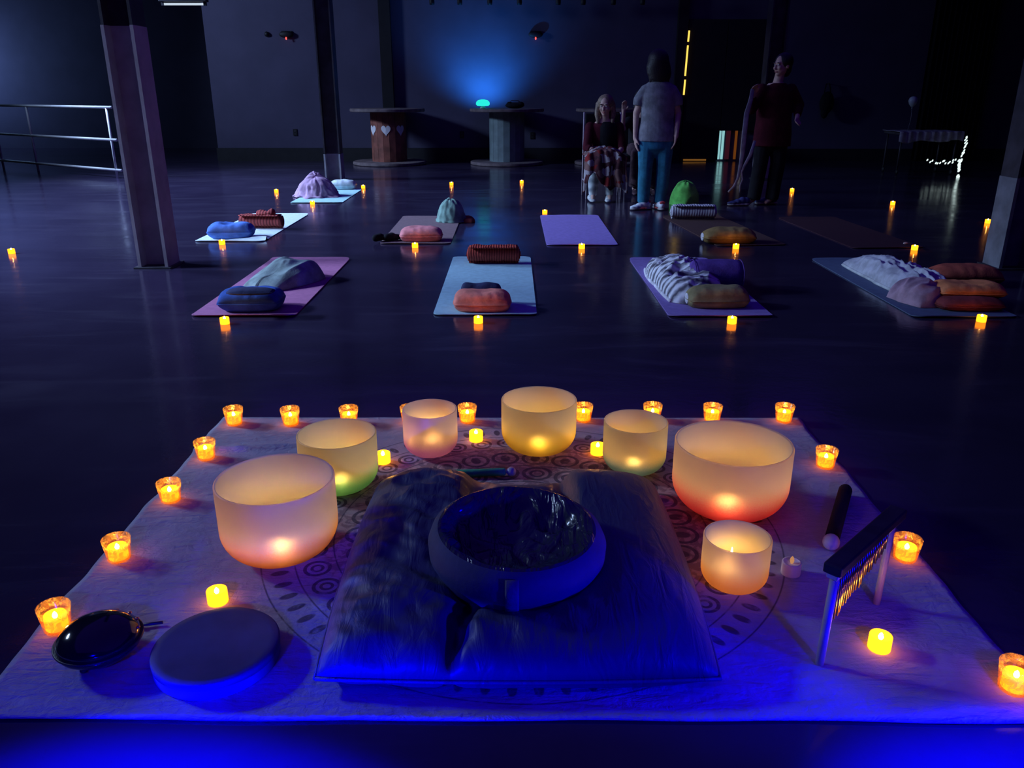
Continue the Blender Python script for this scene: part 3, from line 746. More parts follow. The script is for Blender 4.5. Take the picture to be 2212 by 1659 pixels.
# ------------------------------------------------------------------ floor cushion and round seat
def ss(a, b, x):
    t = max(0, min(1, (x-a)/(b-a))); return t*t*(3-2*t)
zx, zy = 0.012, 1.79                        # seat centre
x0, x1, y0, y1 = -0.447, 0.472, 1.435, 2.395
def seg(px_, py_, a, b):
    ax, ay = a; bx, by = b; dx, dy = bx-ax, by-ay
    t = max(0, min(1, ((px_-ax)*dx+(py_-ay)*dy)/(dx*dx+dy*dy)))
    return math.hypot(px_-ax-dx*t, py_-ay-dy*t), t
HZ = 0.128
def zab(x, y, u, v):
    e = max(0, 1-abs(u)**5.5)**0.5*max(0, 1-abs(v)**6.0)**0.5
    h = HZ*e
    q = math.hypot(x-zx, y-zy); h *= 1-0.56*math.exp(-(q/0.20)**4)
    d1, t1 = seg(x, y, (-0.10, 1.64), (-0.137, 1.45)); w = 0.030-0.012*t1
    h *= 1-0.60*math.exp(-(d1/w)**2)
    d2, _ = seg(x, y, (-0.10, 1.95), (-0.115, 2.40)); h *= 1-0.50*math.exp(-(d2/0.035)**2)
    d3, _ = seg(x, y, (0.15, 1.95), (0.155, 2.40)); h *= 1-0.55*math.exp(-(d3/0.028)**2)
    mid = ss(-0.12, -0.06, x)*ss(0.16, 0.12, x)*ss(2.15, 2.25, y); h *= 1-0.26*mid
    lf = ss(-0.05, -0.2, x); fr = ss(1.9, 1.6, y)*ss(0.30, 0.05, x)
    wr = nz(x*5+y*9, y*4-x*7, 2)*0.020*max(lf, fr) + nz(x*16+y*22, y*7-x*15, 5)*0.011*max(lf, fr) + abs(nz(x*8+y*13, y*5-x*8, 8))*-0.022*max(lf, fr)
    pk = 0.006*math.sin(x*150)*ss(2.24, 2.34, y)*ss(-0.14, -0.08, x)*ss(0.2, 0.14, x)
    return h + (wr+pk+0.006*nz(x*4, y*4, 9))*e
nx, ny = 120, 120; top = []; bot = []
for i in range(nx+1):
    for j in range(ny+1):
        u = -1+2*i/nx; v = -1+2*j/ny
        cu = u*math.sqrt(1-v*v*0.07); cv = v*math.sqrt(1-u*u*0.05)
        wid = 1+0.03*v*0
        x = (x0+x1)/2+cu*(x1-x0)/2*wid; y = (y0+y1)/2+cv*(y1-y0)/2
        y -= 0.085*ss(0.3, 1.0, v)*ss(0.42, 0.1, abs(u-0.03))
        h = max(0.0, zab(x, y, u, v))
        top.append((x, y, CT+0.035+max(h*0.82, 0.0))); bot.append((x, y, CT+0.035-min(0.034, h*0.6)))
W_ = ny+1; N_ = len(top)
fs = [(i*W_+j, (i+1)*W_+j, (i+1)*W_+j+1, i*W_+j+1) for i in range(nx) for j in range(ny)]
fs2 = [tuple(N_+k for k in reversed(f)) for f in fs]
per = [(0*W_+j) for j in range(ny)]+[(i*W_+ny) for i in range(nx)]+[(nx*W_+ny-j) for j in range(ny)]+[((nx-i)*W_) for i in range(nx)]
m = MB().add(top+bot, fs+fs2)
m.add([], [])
m.f += [(per[k], per[(k+1) % len(per)], N_+per[(k+1) % len(per)], N_+per[k]) for k in range(len(per))]; m.mi = [0]*len(m.f)
r = root('floor_cushion', 'large square navy floor cushion with deep creases, middle front of the cloth', 'cushion', (0, 0, 0))
cush = m.build('cushion_cover', M['navy'], r)
pts = [Vector(top[k])+Vector((0, 0, -0.002)) for k in per[::6]]; pts.append(pts[0])
MB().tube(pts, 0.0055, 6).build('piping', M['navy'], r)

# round seat: bulging side, sunk glossy top
zs0 = CT+0.035+0.82*HZ*0.44-0.014
r = root('round_meditation_seat', 'round slate meditation seat with a sunken glossy top, on the navy floor cushion', 'cushion', (zx, zy, zs0))
ZR, ZH = 0.238, 0.150
tilt = lambda p: (p[0], p[1], p[2]*(1.0+0.10*(-p[0]/ZR)*0.4+0.06*(p[1]/ZR)))
side = [(0, 0), (0.12, 0.0), (0.165, 0.010), (0.200, 0.038), (0.222, 0.080), (0.224, 0.112), (0.214, 0.138), (0.198, 0.150)]
def sidefn(p):
    a = math.atan2(p[1], p[0]); k = 1+0.006*math.sin(a*3+1)*ss(0.15, 0.1, p[2])
    return tilt((p[0]*k, p[1]*k, p[2]))
o = MB().lathe(side, 96, fn=sidefn, cap=False).build('seat_side', M['zafu_side'], r)
me = o.data; bm = bmesh.new(); bm.from_mesh(me); bmesh.ops.delete(bm, geom=[f for f in bm.faces if len(f.verts) > 4], context='FACES'); bm.to_mesh(me); bm.free()
prof = [(0.198, 0.150), (0.190, 0.153), (0.180, 0.147), (0.160, 0.128), (0.135, 0.108), (0.105, 0.096), (0.075, 0.090), (0.05, 0.087), (0.025, 0.085), (0, 0.084)]
def finer(pr, k=3):
    o_ = []
    for (a, b), (c_, d_) in zip(pr, pr[1:]):
        for i in range(k): o_.append((a+(c_-a)*i/k, b+(d_-b)*i/k))
    return o_+[pr[-1]]
def topfn(p):
    a = math.atan2(p[1], p[0]); q = math.hypot(p[0], p[1]); e = ss(0.2, 0.15, q)*ss(0.0, 0.04, q)
    w = 0.016*nz(p[0]*14+3, p[1]*11, 1)+0.022*(0.5-abs(nz(p[0]*20+p[1]*13, p[1]*17-p[0]*9, 6)))+0.006*math.sin(a*11+3*nz(p[0]*9, p[1]*9))*ss(0.05, 0.15, q)
    a0 = 0.0
    return tilt((p[0], p[1], p[2]+w*e+a0))
MB().lathe(finer(prof), 96, fn=topfn, cap=False).build('seat_top', M['zafu_top'], r)
s_ = []
for z_, rad in ((0.140, 0.215), (0.112, 0.227), (0.080, 0.225), (0.040, 0.204), (0.012, 0.170)): s_.append((0.0, -rad, z_))
MB().tube([tilt((p[0]-0.012, p[1]-0.001, p[2])) for p in s_], 0.016, 8, ry=0.003).build('side_strap', M['zafu_strap'], r)

# mallets
def mallet(label, a, b, rad, hm, bmat, rb_):
    a, b = Vector(a), Vector(b); d_ = (b-a).normalized()
    r = root('singing_bowl_mallet', label, 'mallet', a)
    b = b-a
    MB().tube([(0, 0, 0), b*0.03, b*0.97, b], [rad*0.85, rad, rad, rad*0.85], 16).build('handle', hm, r)
    MB().tube([b, b+d_*rb_*0.5], rad*0.4, 10).build('neck', bmat, r)
    MB().ell(b+d_*rb_*1.2, rb_, 20, 12).build('ball_head', bmat, r)
    return r
xa, ya = G(962, 1031, 0.02); xb, yb = G(1092, 1027, 0.02)
mallet('green suede bowl mallet with a grey ball, behind the navy cushion', (xa, ya+0.02, CT+0.0145), (xb, yb+0.02, CT+0.0165), 0.0135, M['green_suede'], M['ball'], 0.0165)
xa, ya = G(1826, 1062, 0.02); xb, yb = G(1797, 1168, 0.02)
mallet('dark bowl mallet with a pale ball head, behind the bar chimes', (xa, ya, CT+0.0225), (xb, yb, CT+0.0235), 0.021, M['darksuede'], M['paleball'], 0.024)

# ------------------------------------------------------------------ bar chimes
f0 = Vector((*G(1770, 1434, CT), CT)); f1 = Vector((*G(1893, 1304, CT), CT))
t0 = P(1797, 1240, f0.y); t1 = P(1922, 1128, f1.y)
r = root('bar_chimes', 'bar chimes with brass rods on a pale wooden stand with dark top bar', 'chimes', (0, 0, 0))
za = (t0[1]+t1[1])/2
T0 = Vector((f0.x+0.004, f0.y, t0[1])); T1 = Vector((f1.x+0.004, f1.y, t1[1]))
dv = (T1-T0); du = dv.normalized(); sdv = Vector((-du.y, du.x, 0)).normalized()
def plank(a, b, w, h, name, mat, bev=0.002):
    dd = (b-a).normalized(); s1 = Vector((-dd.y, dd.x, 0)); s1 = s1.normalized() if s1.length > 1e-4 else sdv; s2 = dd.cross(s1).normalized()
    vv = [q+s1*i*w/2+s2*j*h/2 for q in (a, b) for i, j in ((-1, -1), (1, -1), (1, 1), (-1, 1))]
    return MB().add(vv, [(0, 1, 2, 3), (4, 7, 6, 5), (0, 4, 5, 1), (1, 5, 6, 2), (2, 6, 7, 3), (3, 7, 4, 0)]).build(name, mat, r, smooth=False, bevel=bev)
MB().tube([f0+Vector((0, 0, 0.001)), T0-Vector((0, 0, 0.004))], 0.010, 12).build('leg', M['ash'], r)
MB().tube([f1+Vector((0, 0, 0.001)), T1-Vector((0, 0, 0.004))], 0.009, 12).build('leg', M['ash'], r)
plank(T0-du*0.018, T1+du*0.02, 0.026, 0.012, 'rod_rail', M['ash'])
plank(T0-du*0.022+Vector((0, 0, 0.019)), T1+du*0.030+Vector((0, 0, 0.019)), 0.042, 0.025, 'top_bar', M['darkwood'], 0.004)
nr = 24
for i in range(nr):
    f = 0.09+0.84*i/(nr-1); q = T0.lerp(T1, f); ln = (0.112-0.064*i/(nr-1))
    sw = Vector((rnd.uniform(-0.003, 0.003), rnd.uniform(-0.003, 0.003), 0))
    a = q-Vector((0, 0, 0.018))
    MB().tube([a, a+sw-Vector((0, 0, ln))], 0.0033, 8).tube([q-Vector((0, 0, 0.005)), a], 0.0008, 4).build('chime_rod', M['brass'], r)

# ------------------------------------------------------------------ drums
x, y = -0.684, 1.556
r = root('frame_drum', 'round flat frame drum with a grey skin, lying left of the navy cushion', 'drum', (x, y, CT))
RD, HD = 0.140, 0.042
MB().lathe([(RD-0.012, 0), (RD, 0), (RD+0.001, 0.004), (RD+0.001, HD-0.004), (RD-0.002, HD-0.001), (RD-0.012, HD-0.002)], 72, closed=True).build('hoop', M['hoop'], r, sharp=0.6)
MB().lathe([(RD+0.0025, HD-0.016), (RD+0.0025, HD-0.003), (RD-0.002, HD+0.001), (RD-0.02, HD), (RD*0.5, HD-0.001), (0, HD-0.001), (0, HD-0.003), (RD-0.004, HD-0.003), (RD+0.0012, HD-0.005), (RD+0.0012, HD-0.016)], 72, closed=True).build('drum_skin', M['skin_drum'], r)
x, y = -0.958, 1.560
r = root('steel_drum', 'glossy black domed steel drum beside the nearest left votive', 'drum', (x, y+0.005, CT))
RT = 0.112; TS = 0.84
MB().lathe([(0, 0.114), (0.03, 0.113), (0.06, 0.106), (0.085, 0.094), (0.102, 0.077), (RT, 0.058)], 64).build('upper_shell', M['gloss_black'], r)
MB().lathe([(RT, 0.056), (0.104, 0.037), (0.085, 0.020), (0.055, 0.010), (0, 0.006)], 64).build('lower_shell', M['gloss_black'], r)
MB().lathe([(RT-0.004, 0.054), (RT+0.003, 0.055), (RT+0.003, 0.059), (RT-0.004, 0.060)], 64, closed=True).build('seam_ring', M['darkwood'], r)
for k in range(3):
    a = 2*PI*k/3+0.3; MB().ell((0.07*math.cos(a), 0.07*math.sin(a), 0.008), (0.011, 0.011, 0.008), 12, 8).build('foot', M['black'], r)
for k in range(5):
    a = 0.25+k*0.42; MB().ell((0.1035*math.cos(a), 0.1035*math.sin(a), 0.077), (0.006, 0.006, 0.003), 10, 6).build('copper_stud', M['copper'], r)
r.scale = (TS, TS, TS)
xa, ya = G(303, 1353, 0.01); xb, yb = G(352, 1347, 0.01)
r = root('shadow_stick', 'thin dark strip in place of a shadow between the black steel drum and the frame drum', 'shadow strip', (xa, ya, CT+0.006))  # dark stick put in where only a shadow falls
MB().tube([(0, 0, 0), (xb-xa, yb-ya, 0)], 0.004, 10).build('shaft', M['darkwood'], r)
MB().ell((-0.004, 0, 0.0015), 0.0075, 14, 8).build('tip', M['black'], r)

# ------------------------------------------------------------------ yoga mats
MT = 0.006
def yoga_mat(name, label, cx, ynear, mat, wid=0.615, ln=1.76, rz=0.0, curl=0.012, ripple=0.0):
    nx, ny = 16, 70; top = []; bot = []
    for i in range(nx+1):
        for j in range(ny+1):
            u = -1+2*i/nx; v = j/ny
            x = u*wid/2; y = v*ln
            rc = 0.05; dx = max(0, abs(x)-(wid/2-rc)); dyn = max(0, rc-y); dyf = max(0, y-(ln-rc))
            if dx > 0 and (dyn > 0 or dyf > 0):
                dd = max(dyn, dyf); q = math.hypot(dx, dd)
                if q > 0: k = min(1, max(dx, dd)/q); x = math.copysign(wid/2-rc+dx*k, x); y = (rc-dyn*k) if dyn > 0 else (ln-rc+dyf*k)
            z = curl*(math.exp(-(y/0.035)**2)*0.5*(1+nz(x*3, cx*3)))+curl*0.8*math.exp(-((y-ln)/0.06)**2)*(0.6+0.4*nz(x*4, cx+5))
            z += ripple*math.exp(-((y-0.09-0.02*nz(x*6, 2))/0.018)**2)*ss(-0.1, 0.3, x*math.copysign(1, rz or 1))
            z += 0.0015*(1+nz(x*5, y*3, cx))*0.5
            top.append((x, y, z+MT)); bot.append((x, y, z+0.0005))
    W_ = ny+1; N_ = len(top)
    fs = [(i*W_+j, (i+1)*W_+j, (i+1)*W_+j+1, i*W_+j+1) for i in range(nx) for j in range(ny)]
    per = [j for j in range(ny)]+[i*W_+ny for i in range(nx)]+[nx*W_+ny-j for j in range(ny)]+[(nx-i)*W_ for i in range(nx)]
    m = MB().add(top+bot, fs+[tuple(N_+k for k in reversed(f)) for f in fs])
    m.f += [(per[k], per[(k+1) % len(per)], N_+per[(k+1) % len(per)], N_+per[k]) for k in range(len(per))]; m.mi = [0]*len(m.f)
    return tag(m.build('yoga_mat', mat, loc=(cx, ynear, 0), rz=rz, sharp=0.9), label, 'yoga mat', 'yoga mats laid out in rows')
yoga_mat('m', 'pink yoga mat in the front row, left, under the sage blanket', -1.585, 4.60, M['mat_pink'], curl=0.016)
yoga_mat('m', 'grey blue yoga mat in the front row under the coral pillow', -0.16, 4.63, M['mat_blue'], curl=0.016)
yoga_mat('m', 'violet yoga mat under the striped knit blanket and olive bolster', 1.23, 4.59, M['mat_violet2'], curl=0.016)
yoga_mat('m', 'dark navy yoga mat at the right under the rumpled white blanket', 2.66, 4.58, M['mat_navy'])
yoga_mat('m', 'pale yoga mat in the second row under the rust blanket roll', -2.49, 7.12, M['mat_pale'], ln=1.7, ripple=0.03)
yoga_mat('m', 'tan yoga mat in the second row under the pink pillow', -0.84, 7.0, M['mat_tan'], ln=1.62)
yoga_mat('m', 'empty violet yoga mat in the second row', 0.605, 6.93, M['mat_violet'])
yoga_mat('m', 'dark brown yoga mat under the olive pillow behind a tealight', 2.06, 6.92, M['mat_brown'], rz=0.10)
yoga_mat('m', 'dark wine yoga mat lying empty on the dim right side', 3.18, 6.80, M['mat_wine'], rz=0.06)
yoga_mat('m', 'aqua yoga mat in the far row under the rumpled pink blanket', -2.32, 9.73, M['mat_aqua'], ln=1.42)

# ------------------------------------------------------------------ pillows and blankets
def sheet(nx, ny, fn, name, mat, parent=None, loc=(0, 0, 0), rz=0.0):
    """closed cushion-like solid from fn(u,v)->(x,y,ztop,zbot)"""
    top = []; bot = []
    for i in range(nx+1):
        for j in range(ny+1):
            x, y, a, b = fn(-1+2*i/nx, -1+2*j/ny); top.append((x, y, a)); bot.append((x, y, b))
    W_ = ny+1; N_ = len(top)
    fs = [(i*W_+j, (i+1)*W_+j, (i+1)*W_+j+1, i*W_+j+1) for i in range(nx) for j in range(ny)]
    per = [j for j in range(ny)]+[i*W_+ny for i in range(nx)]+[nx*W_+ny-j for j in range(ny)]+[(nx-i)*W_ for i in range(nx)]
    m = MB().add(top+bot, fs+[tuple(N_+k for k in reversed(f)) for f in fs])
    m.f += [(per[k], per[(k+1) % len(per)], N_+per[(k+1) % len(per)], N_+per[k]) for k in range(len(per))]; m.mi = [0]*len(m.f)
    return m.build(name, mat, parent, loc, rz), per, top
def pillow(name, label, loc, L, W, H, mat, rz=0.0, seed=0, p=2.8, group='pillows on the mats', sag=0.0, tie=None, dip=0.0):
    r = root(name, label, 'pillow', loc, rz, group)
    zc = H*0.36
    def fn(u, v):
        x = u*L/2*math.sqrt(1-v*v*0.16); y = v*W/2*math.sqrt(1-u*u*0.22)
        e = max(0, (1-abs(u)**p))**0.5*max(0, (1-abs(v)**2.4))**0.5
        w = 0.05*H*nz(x*14+seed, y*14, seed)+0.045*H*math.sin(y*90+4*nz(x*7+seed, y*5))*abs(u)**3+0.03*H*math.sin(x*80+5*nz(x*6, y*6+seed))*abs(v)**2
        d_ = dip*H*math.exp(-(u/0.5)**2-(v/0.7)**2)
        return x, y, zc+(H*0.64)*e+w*e-d_*e, max(0.0, zc-H*0.55*e)
    o, per, top = sheet(44, 30, fn, 'pillow_cover', mat, r)
    pts = [Vector(top[k]) for k in per[::4]]; pts.append(pts[0])
    MB().tube(pts, 0.0026, 5).build('seam', mat, r)
    if tie:
        MB().ell((-L/2*0.97, 0, zc), (L*0.02, W*0.2, H*0.26), 14, 10).build('pale_end', tie, r)
    return r
def roll(name, label, loc, L, R, mat, rz=0.0, turns=3.2, endmat=None, group='rolled blankets', flat=0.92, flap=False):
    """rolled blanket: spiral section drawn out along x"""
    r = root(name, label, 'blanket', loc, rz, group)
    n = 110; th = R/(turns+0.6)*0.82; outer = []; inner_ = []
    for i in range(n+1):
        a = 2*PI*turns*i/n; rad = R-(R*0.86)*(i/n); a2 = a-PI*0.5
        outer.append((rad*math.cos(a2), rad*math.sin(a2))); inner_.append(((rad-th)*math.cos(a2), (rad-th)*math.sin(a2)))
    ring = outer+inner_[::-1]; k = len(ring); nx = 26; vv = []
    for j in range(nx+1):
        f = -1+2*j/nx; sc_ = 1+0.035*nz(f*4, loc[0]*3)+0.02*math.sin(f*9)
        tele = 0.0
        for q, (a, b) in enumerate(ring):
            i_ = q if q <= n else 2*n+1-q
            vv.append((f*L/2+0.02*(i_/n-0.5)*f, a*sc_, max(0.0, R*flat+b*sc_*flat)))
    fs = [(j*k+q, j*k+(q+1) % k, (j+1)*k+(q+1) % k, (j+1)*k+q) for j in range(nx) for q in range(k)]
    for base in (0, nx*k):
        for q in range(n): fs.append((base+q, base+q+1, base+k-2-q, base+k-1-q))
    MB().add(vv, fs).build('rolled_layers', mat, r)
    def flapf(u, v):
        x = u*L*0.46; a = -PI*0.5-0.25+v*0.7
        z = R*flat+math.sin(a)*R*flat
        return x, -R*0.35+v*R*0.75, R*flat*1.98+0.004+0.012*nz(x*12, v*3), R*flat*1.9
    sheet(20, 8, flapf, 'outer_flap', endmat or mat, r)
    if flap:
        MB().ell((0.05, 0, 2*R*flat+0.01), (0.1, 0.05, 0.025), 18, 10).ell((0.0, 0.02, 2*R*flat+0.02), (0.05, 0.04, 0.025)).ell((0.11, 0.0, 2*R*flat+0.03), (0.035, 0.03, 0.03)).build('loose_end', mat, r, remesh=0.008)
    return r
def heap(name, label, loc, L, W, H, mat, rz=0.0, seed=0, fold=7.0, group='blankets on the mats', prof=None, hem=None, along=0.0, sharpk=1.0):
    """rumpled blanket"""
    r = root(name, label, 'blanket', loc, rz, group)
    def fn(u, v):
        wob = 1+0.13*nz(math.atan2(v, u)*1.3+seed, seed*1.7)
        x = u*L/2*math.sqrt(1-v*v*0.25)*wob; y = v*W/2*math.sqrt(1-u*u*0.25)*wob
        e = max(0, (1-abs(u)**2.6))**0.42*max(0, (1-abs(v)**2.6))**0.42
        ca, sa = math.cos(along), math.sin(along); s1, s2 = x*ca+y*sa, -x*sa+y*ca
        rg = 1-2*abs(nz(s1*fold*0.45+seed, s2*fold*1.4+0.6*nz(s1*5, s2*5), seed))
        rg2 = 1-2*abs(nz(s1*fold*1.2+seed, s2*fold*2.6, seed+7))
        h = H*(prof(u, v) if prof else 1.0)
        z = h*e*(0.62+0.30*rg*sharpk+0.12*rg2+0.10*nz(x*5, y*5, seed))
        return x, y, max(0.004*(1 if e > 0 else 0)+0.002, z), 0.0
    o, per, top = sheet(70, 60, fn, 'blanket_cloth', mat, r)
    if hem:
        a = per[:60] if hem[1] == 'l' else per[60:130]
        pts = [Vector(top[k])+Vector((0, 0, 0.004)) for k in a[::2]]
        MB().tube(pts, 0.012, 6).build('folded_hem', hem[0], r)
    return r
def at(px, py, z=MT): x, y = G(px, py, z); return (x, y, z+0.003)
def pz(px, py, dy=0.0, z=MT+0.003):
    x, y = G(px, py, z); return (x, y+dy, z)

# pink mat
pillow('pillow', 'dark blue pillow at the near end of the pink mat', pz(533, 676, 0.12), 0.385, 0.26, 0.145, M['f_blue'], 0.05, 1, group='pillows on the mats', dip=0.3)
x, y = G(540, 636, 0.14)
pillow('eye_pillow', 'slim dark blue eye pillow resting on the dark blue pillow', (x, y+0.02, 0.140), 0.27, 0.11, 0.035, M['f_eye'], 0.05, 3, group='eye pillows')
heap('folded_blanket', 'sage green blanket humped on the pink mat behind the dark blue pillow', pz(592, 632, 0.30), 0.56, 0.36, 0.20, M['f_sage'], 1.05, 4, 4.0, prof=lambda u, v: 0.55+0.45*ss(-0.9, 0.5, u), along=0.0, sharpk=0.5)
# grey blue mat
pillow('pillow', 'coral pink bolster pillow lit by the tealight at the grey blue mat foot', pz(1041, 676, 0.10), 0.35, 0.21, 0.125, M['f_coral'], -0.02, 5, p=4.5, dip=0.1)
x, y = -0.19, 4.80
pillow('eye_pillow', 'small dark eye pillow propped just behind the coral pillow', (x, y+0.10, 0.0105), 0.26, 0.09, 0.128, M['f_eye'], 0.0, 6, p=9, group='eye pillows')
x, y = G(1066, 573, MT); roll('rolled_blanket', 'rust red ribbed blanket roll at the far end of the grey blue mat', (x, y+0.07, MT+0.003), 0.40, 0.072, M['rib_red'], 0.0, endmat=M['rib_red'])
# violet mat
heap('knit_blanket', 'rumpled grey and white striped knit blanket on the violet mat', (1.165, 5.43, MT+0.003), 0.40, 1.14, 0.17, M['knit'], 0.0, 11, 7.0, along=0.6, hem=(M['f_white'], 'l'))
def bolster(label, loc, L, R, mat, rz, flatm=0.85):
    r = root('bolster', label, 'pillow', loc, rz, 'bolsters')
    n = 40; pr = []
    for i in range(n+1):
        t = i/n; xx = -L/2+L*t; e = min(1, (1-abs(2*t-1)**9))**0.5; pr.append((max(0.0001, R*e), xx))
    def fn(p): return (p[2], p[0]*1.12, max(0.0, (p[1]+R)*flatm)+0.004*nz(p[2]*9, p[0]*14, 3))
    MB().lathe([(0, -L/2)]+pr+[(0, L/2)], 36, fn=fn).build('bolster_cover', mat, r)
    for s_ in (-1, 1): MB().lathe([(R*0.97, 0), (R*1.0, 0.004), (R*0.97, 0.008)], 36, closed=True, fn=lambda p: (s_*(L/2-0.025)+p[2]-0.004, p[0]*1.14, max(0.001, (p[1]+R)*flatm))).build('piping', mat, r)
    return r
x, y = G(1556, 640, MT); bolster('dark purple bolster beside the striped knit blanket', (x+0.01, y+0.20, MT+0.003), 0.36, 0.115, M['f_purple'], 0.0)
pillow('pillow', 'olive bolster pillow with a pale end at the near end of the violet mat', pz(1556, 668, 0.10), 0.385, 0.20, 0.125, M['f_olive'], 0.04, 8, p=5, tie=M['f_white'])
# navy mat
heap('rumpled_blanket', 'rumpled white and grey blanket trailing along the dark navy mat', (2.665, 5.50, MT+0.003), 0.34, 1.40, 0.15, M['f_greyb'], 0.03, 21, 8.0, along=1.57, hem=(M['f_cream'], 'l'), prof=lambda u, v: 1.0-0.35*ss(0.2, 1, v))
heap('mauve_wrap', 'mauve fabric bundle between the rumpled white blanket and the orange pillow', pz(2008, 664, 0.16), 0.26, 0.34, 0.15, M['f_mauve'], 0.3, 23, 6.0)
pillow('pillow', 'orange pillow glowing above the rightmost near tealight', (*[v for v in pz(2112, 668, 0.16)[:2]], 0.056), 0.42, 0.26, 0.10, M['f_orange'], -0.06, 12, p=4, dip=0.25)
pillow('pillow', 'wine red pillow lying under the orange pillow', pz(2112, 676, 0.13), 0.40, 0.22, 0.075, M['f_wine'], -0.03, 13, p=4)
pillow('pillow', 'red brown pillow behind the orange pillow', pz(2095, 618, 0.1), 0.48, 0.26, 0.13, M['f_redbrown'], -0.04, 14, p=3.5)
# pale mat
pillow('pillow', 'bright blue pillow at the near end of the pale second row mat', pz(492, 517, 0.12), 0.41, 0.26, 0.155, M['f_blue2'], 0.1, 15, dip=0.3)
x, y = G(560, 497, MT); roll('rolled_blanket', 'maroon blanket roll with a loose top end behind the bright blue pillow', (x, y+0.1, MT+0.006), 0.42, 0.068, M['rib_red2'], -0.06, flap=True)
# tan mat
pillow('pillow', 'pink pillow lit by the tealight at the tan mat foot', pz(908, 523, 0.10), 0.38, 0.22, 0.125, M['f_pinkp'], 0.05, 16, p=4)
def shoe(m, c, ang, L=0.26, W=0.09, H=0.07, z0=0.0):
    """one low shoe, toe along +ang"""
    ca, sa = math.cos(ang), math.sin(ang); R_ = Matrix.Rotation(ang, 3, 'Z'); c = Vector(c)
    for px_, wz, hz in ((-0.42, 0.36, 0.95), (-0.2, 0.42, 1.0), (0.05, 0.45, 0.75), (0.28, 0.48, 0.52), (0.42, 0.38, 0.42)):
        q = R_ @ Vector((px_*L*0.8, 0, 0)); m.ell(c+q+Vector((0, 0, hz*H*0.5+0.004)), (L*0.18, W*wz, H*hz*0.5), 14, 10, rot=R_)
    return m
xx, yy = G(834, 522, MT)
r = root('shoes', 'pair of dark shoes on the near left corner of the tan mat', 'shoes', (xx, yy+0.03, MT+0.001))
shoe(MB(), (-0.03, 0.0, 0), 0.9, 0.24, 0.09, 0.07).build('left_shoe', M['blackf'], r, remesh=0.008); shoe(MB(), (0.075, 0.03, 0), 0.7, 0.24, 0.09, 0.07).build('right_shoe', M['blackf'], r, remesh=0.008)
def bundle(name, label, loc, rx, ry, h, mat, seed, folds=9, amp=0.16, skirt=0.15, cat='blanket', tip=0.25):
    r = root(name, label, cat, loc)
    n, m_ = 80, 40; vv = []
    for i in range(m_+1):
        ph = (PI*0.5+0.45)*i/m_
        for j in range(n):
            th = 2*PI*j/n
            fo = amp*math.sin(ph)*(1-2*abs(nz(math.cos(th)*folds*0.35+seed, math.sin(th)*folds*0.35, ph*1.1+seed)))
            k = math.sin(min(ph, PI/2))**0.8*(1+fo)+skirt*max(0, ph-1.2)*(1+1.5*nz(math.cos(th)*3, math.sin(th)*3, seed))
            z = h*(0.12+0.88*max(0, math.cos(ph)))*(1+0.10*nz(math.cos(th)*2, math.sin(th)*2, ph*2+seed)) if ph < PI/2 else h*0.12*(1-(ph-PI/2)/0.45)
            z += tip*h*math.exp(-((ph-0.25)/0.22)**2)*max(0, math.cos(th*1.0-2.0))
            vv.append((rx*k*math.cos(th), ry*k*math.sin(th), max(0.0, z)))
    fs = [(i*n+j, i*n+(j+1) % n, (i+1)*n+(j+1) % n, (i+1)*n+j) for i in range(m_) for j in range(n)]
    fs += [tuple(m_*n+j for j in range(n))]
    MB().add(vv, fs).build('gathered_cloth', mat, r)
    return r
x, y = G(973, 482, MT); r = bundle('blanket_bundle', 'small grey green bundled blanket at the far end of the tan mat', (x, y+0.13, MT+0.002), 0.13, 0.12, 0.215, M['f_greenb'], 31, 6, 0.1, tip=0.05)
heap('knotted_end', 'dark folded cloth beside the grey green bundle', (x+0.17, y+0.13, 0.002), 0.14, 0.16, 0.06, M['f_wine'], 0.2, 33)
# far aqua mat
x, y = G(676, 428, MT); bundle('blanket_bundle', 'rumpled pink blanket heaped on the near end of the aqua mat', (x, y+0.22, MT+0.002), 0.205, 0.19, 0.24, M['f_pinkb'], 41, 12, 0.22, 0.35)
pillow('pillow', 'white pillow at the far end of the aqua mat in front of a column', pz(738, 410, 0.12), 0.36, 0.24, 0.125, M['f_palep'], 0.02, 18, p=3)
# brown mat
pillow('pillow', 'olive brown pillow with a pale end on the dark brown mat', pz(1580, 528, 0.12), 0.47, 0.24, 0.13, M['f_olive2'], 0.03, 19, p=3.5, tie=M['f_white'])
x, y = G(1500, 476, MT); roll('rolled_blanket', 'white and grey striped blanket roll in front of the lime green bag', (x, y+0.08, MT+0.002), 0.46, 0.078, M['rib_white'], -0.05, endmat=M['rib_white'], flap=False)
x, y = G(1484, 446, 0); bundle('drawstring_bag', 'lime green slouched bag behind the striped blanket roll', (x, y+0.16, 0.001), 0.155, 0.13, 0.27, M['f_lime'], 52, 4, 0.08, 0.05, cat='bag', tip=0.0)
x, y = G(1956, 529, MT)
tag(MB().ell((0, 0, 0.011), (0.022, 0.012, 0.01), 14, 8).build('glint_bead', M['ball'], loc=(x, y, MT+0.003)), 'tiny pale bead in place of a glint, beside the tealight on the wine mat', 'stone')  # pale bead placed as a glint on the mat

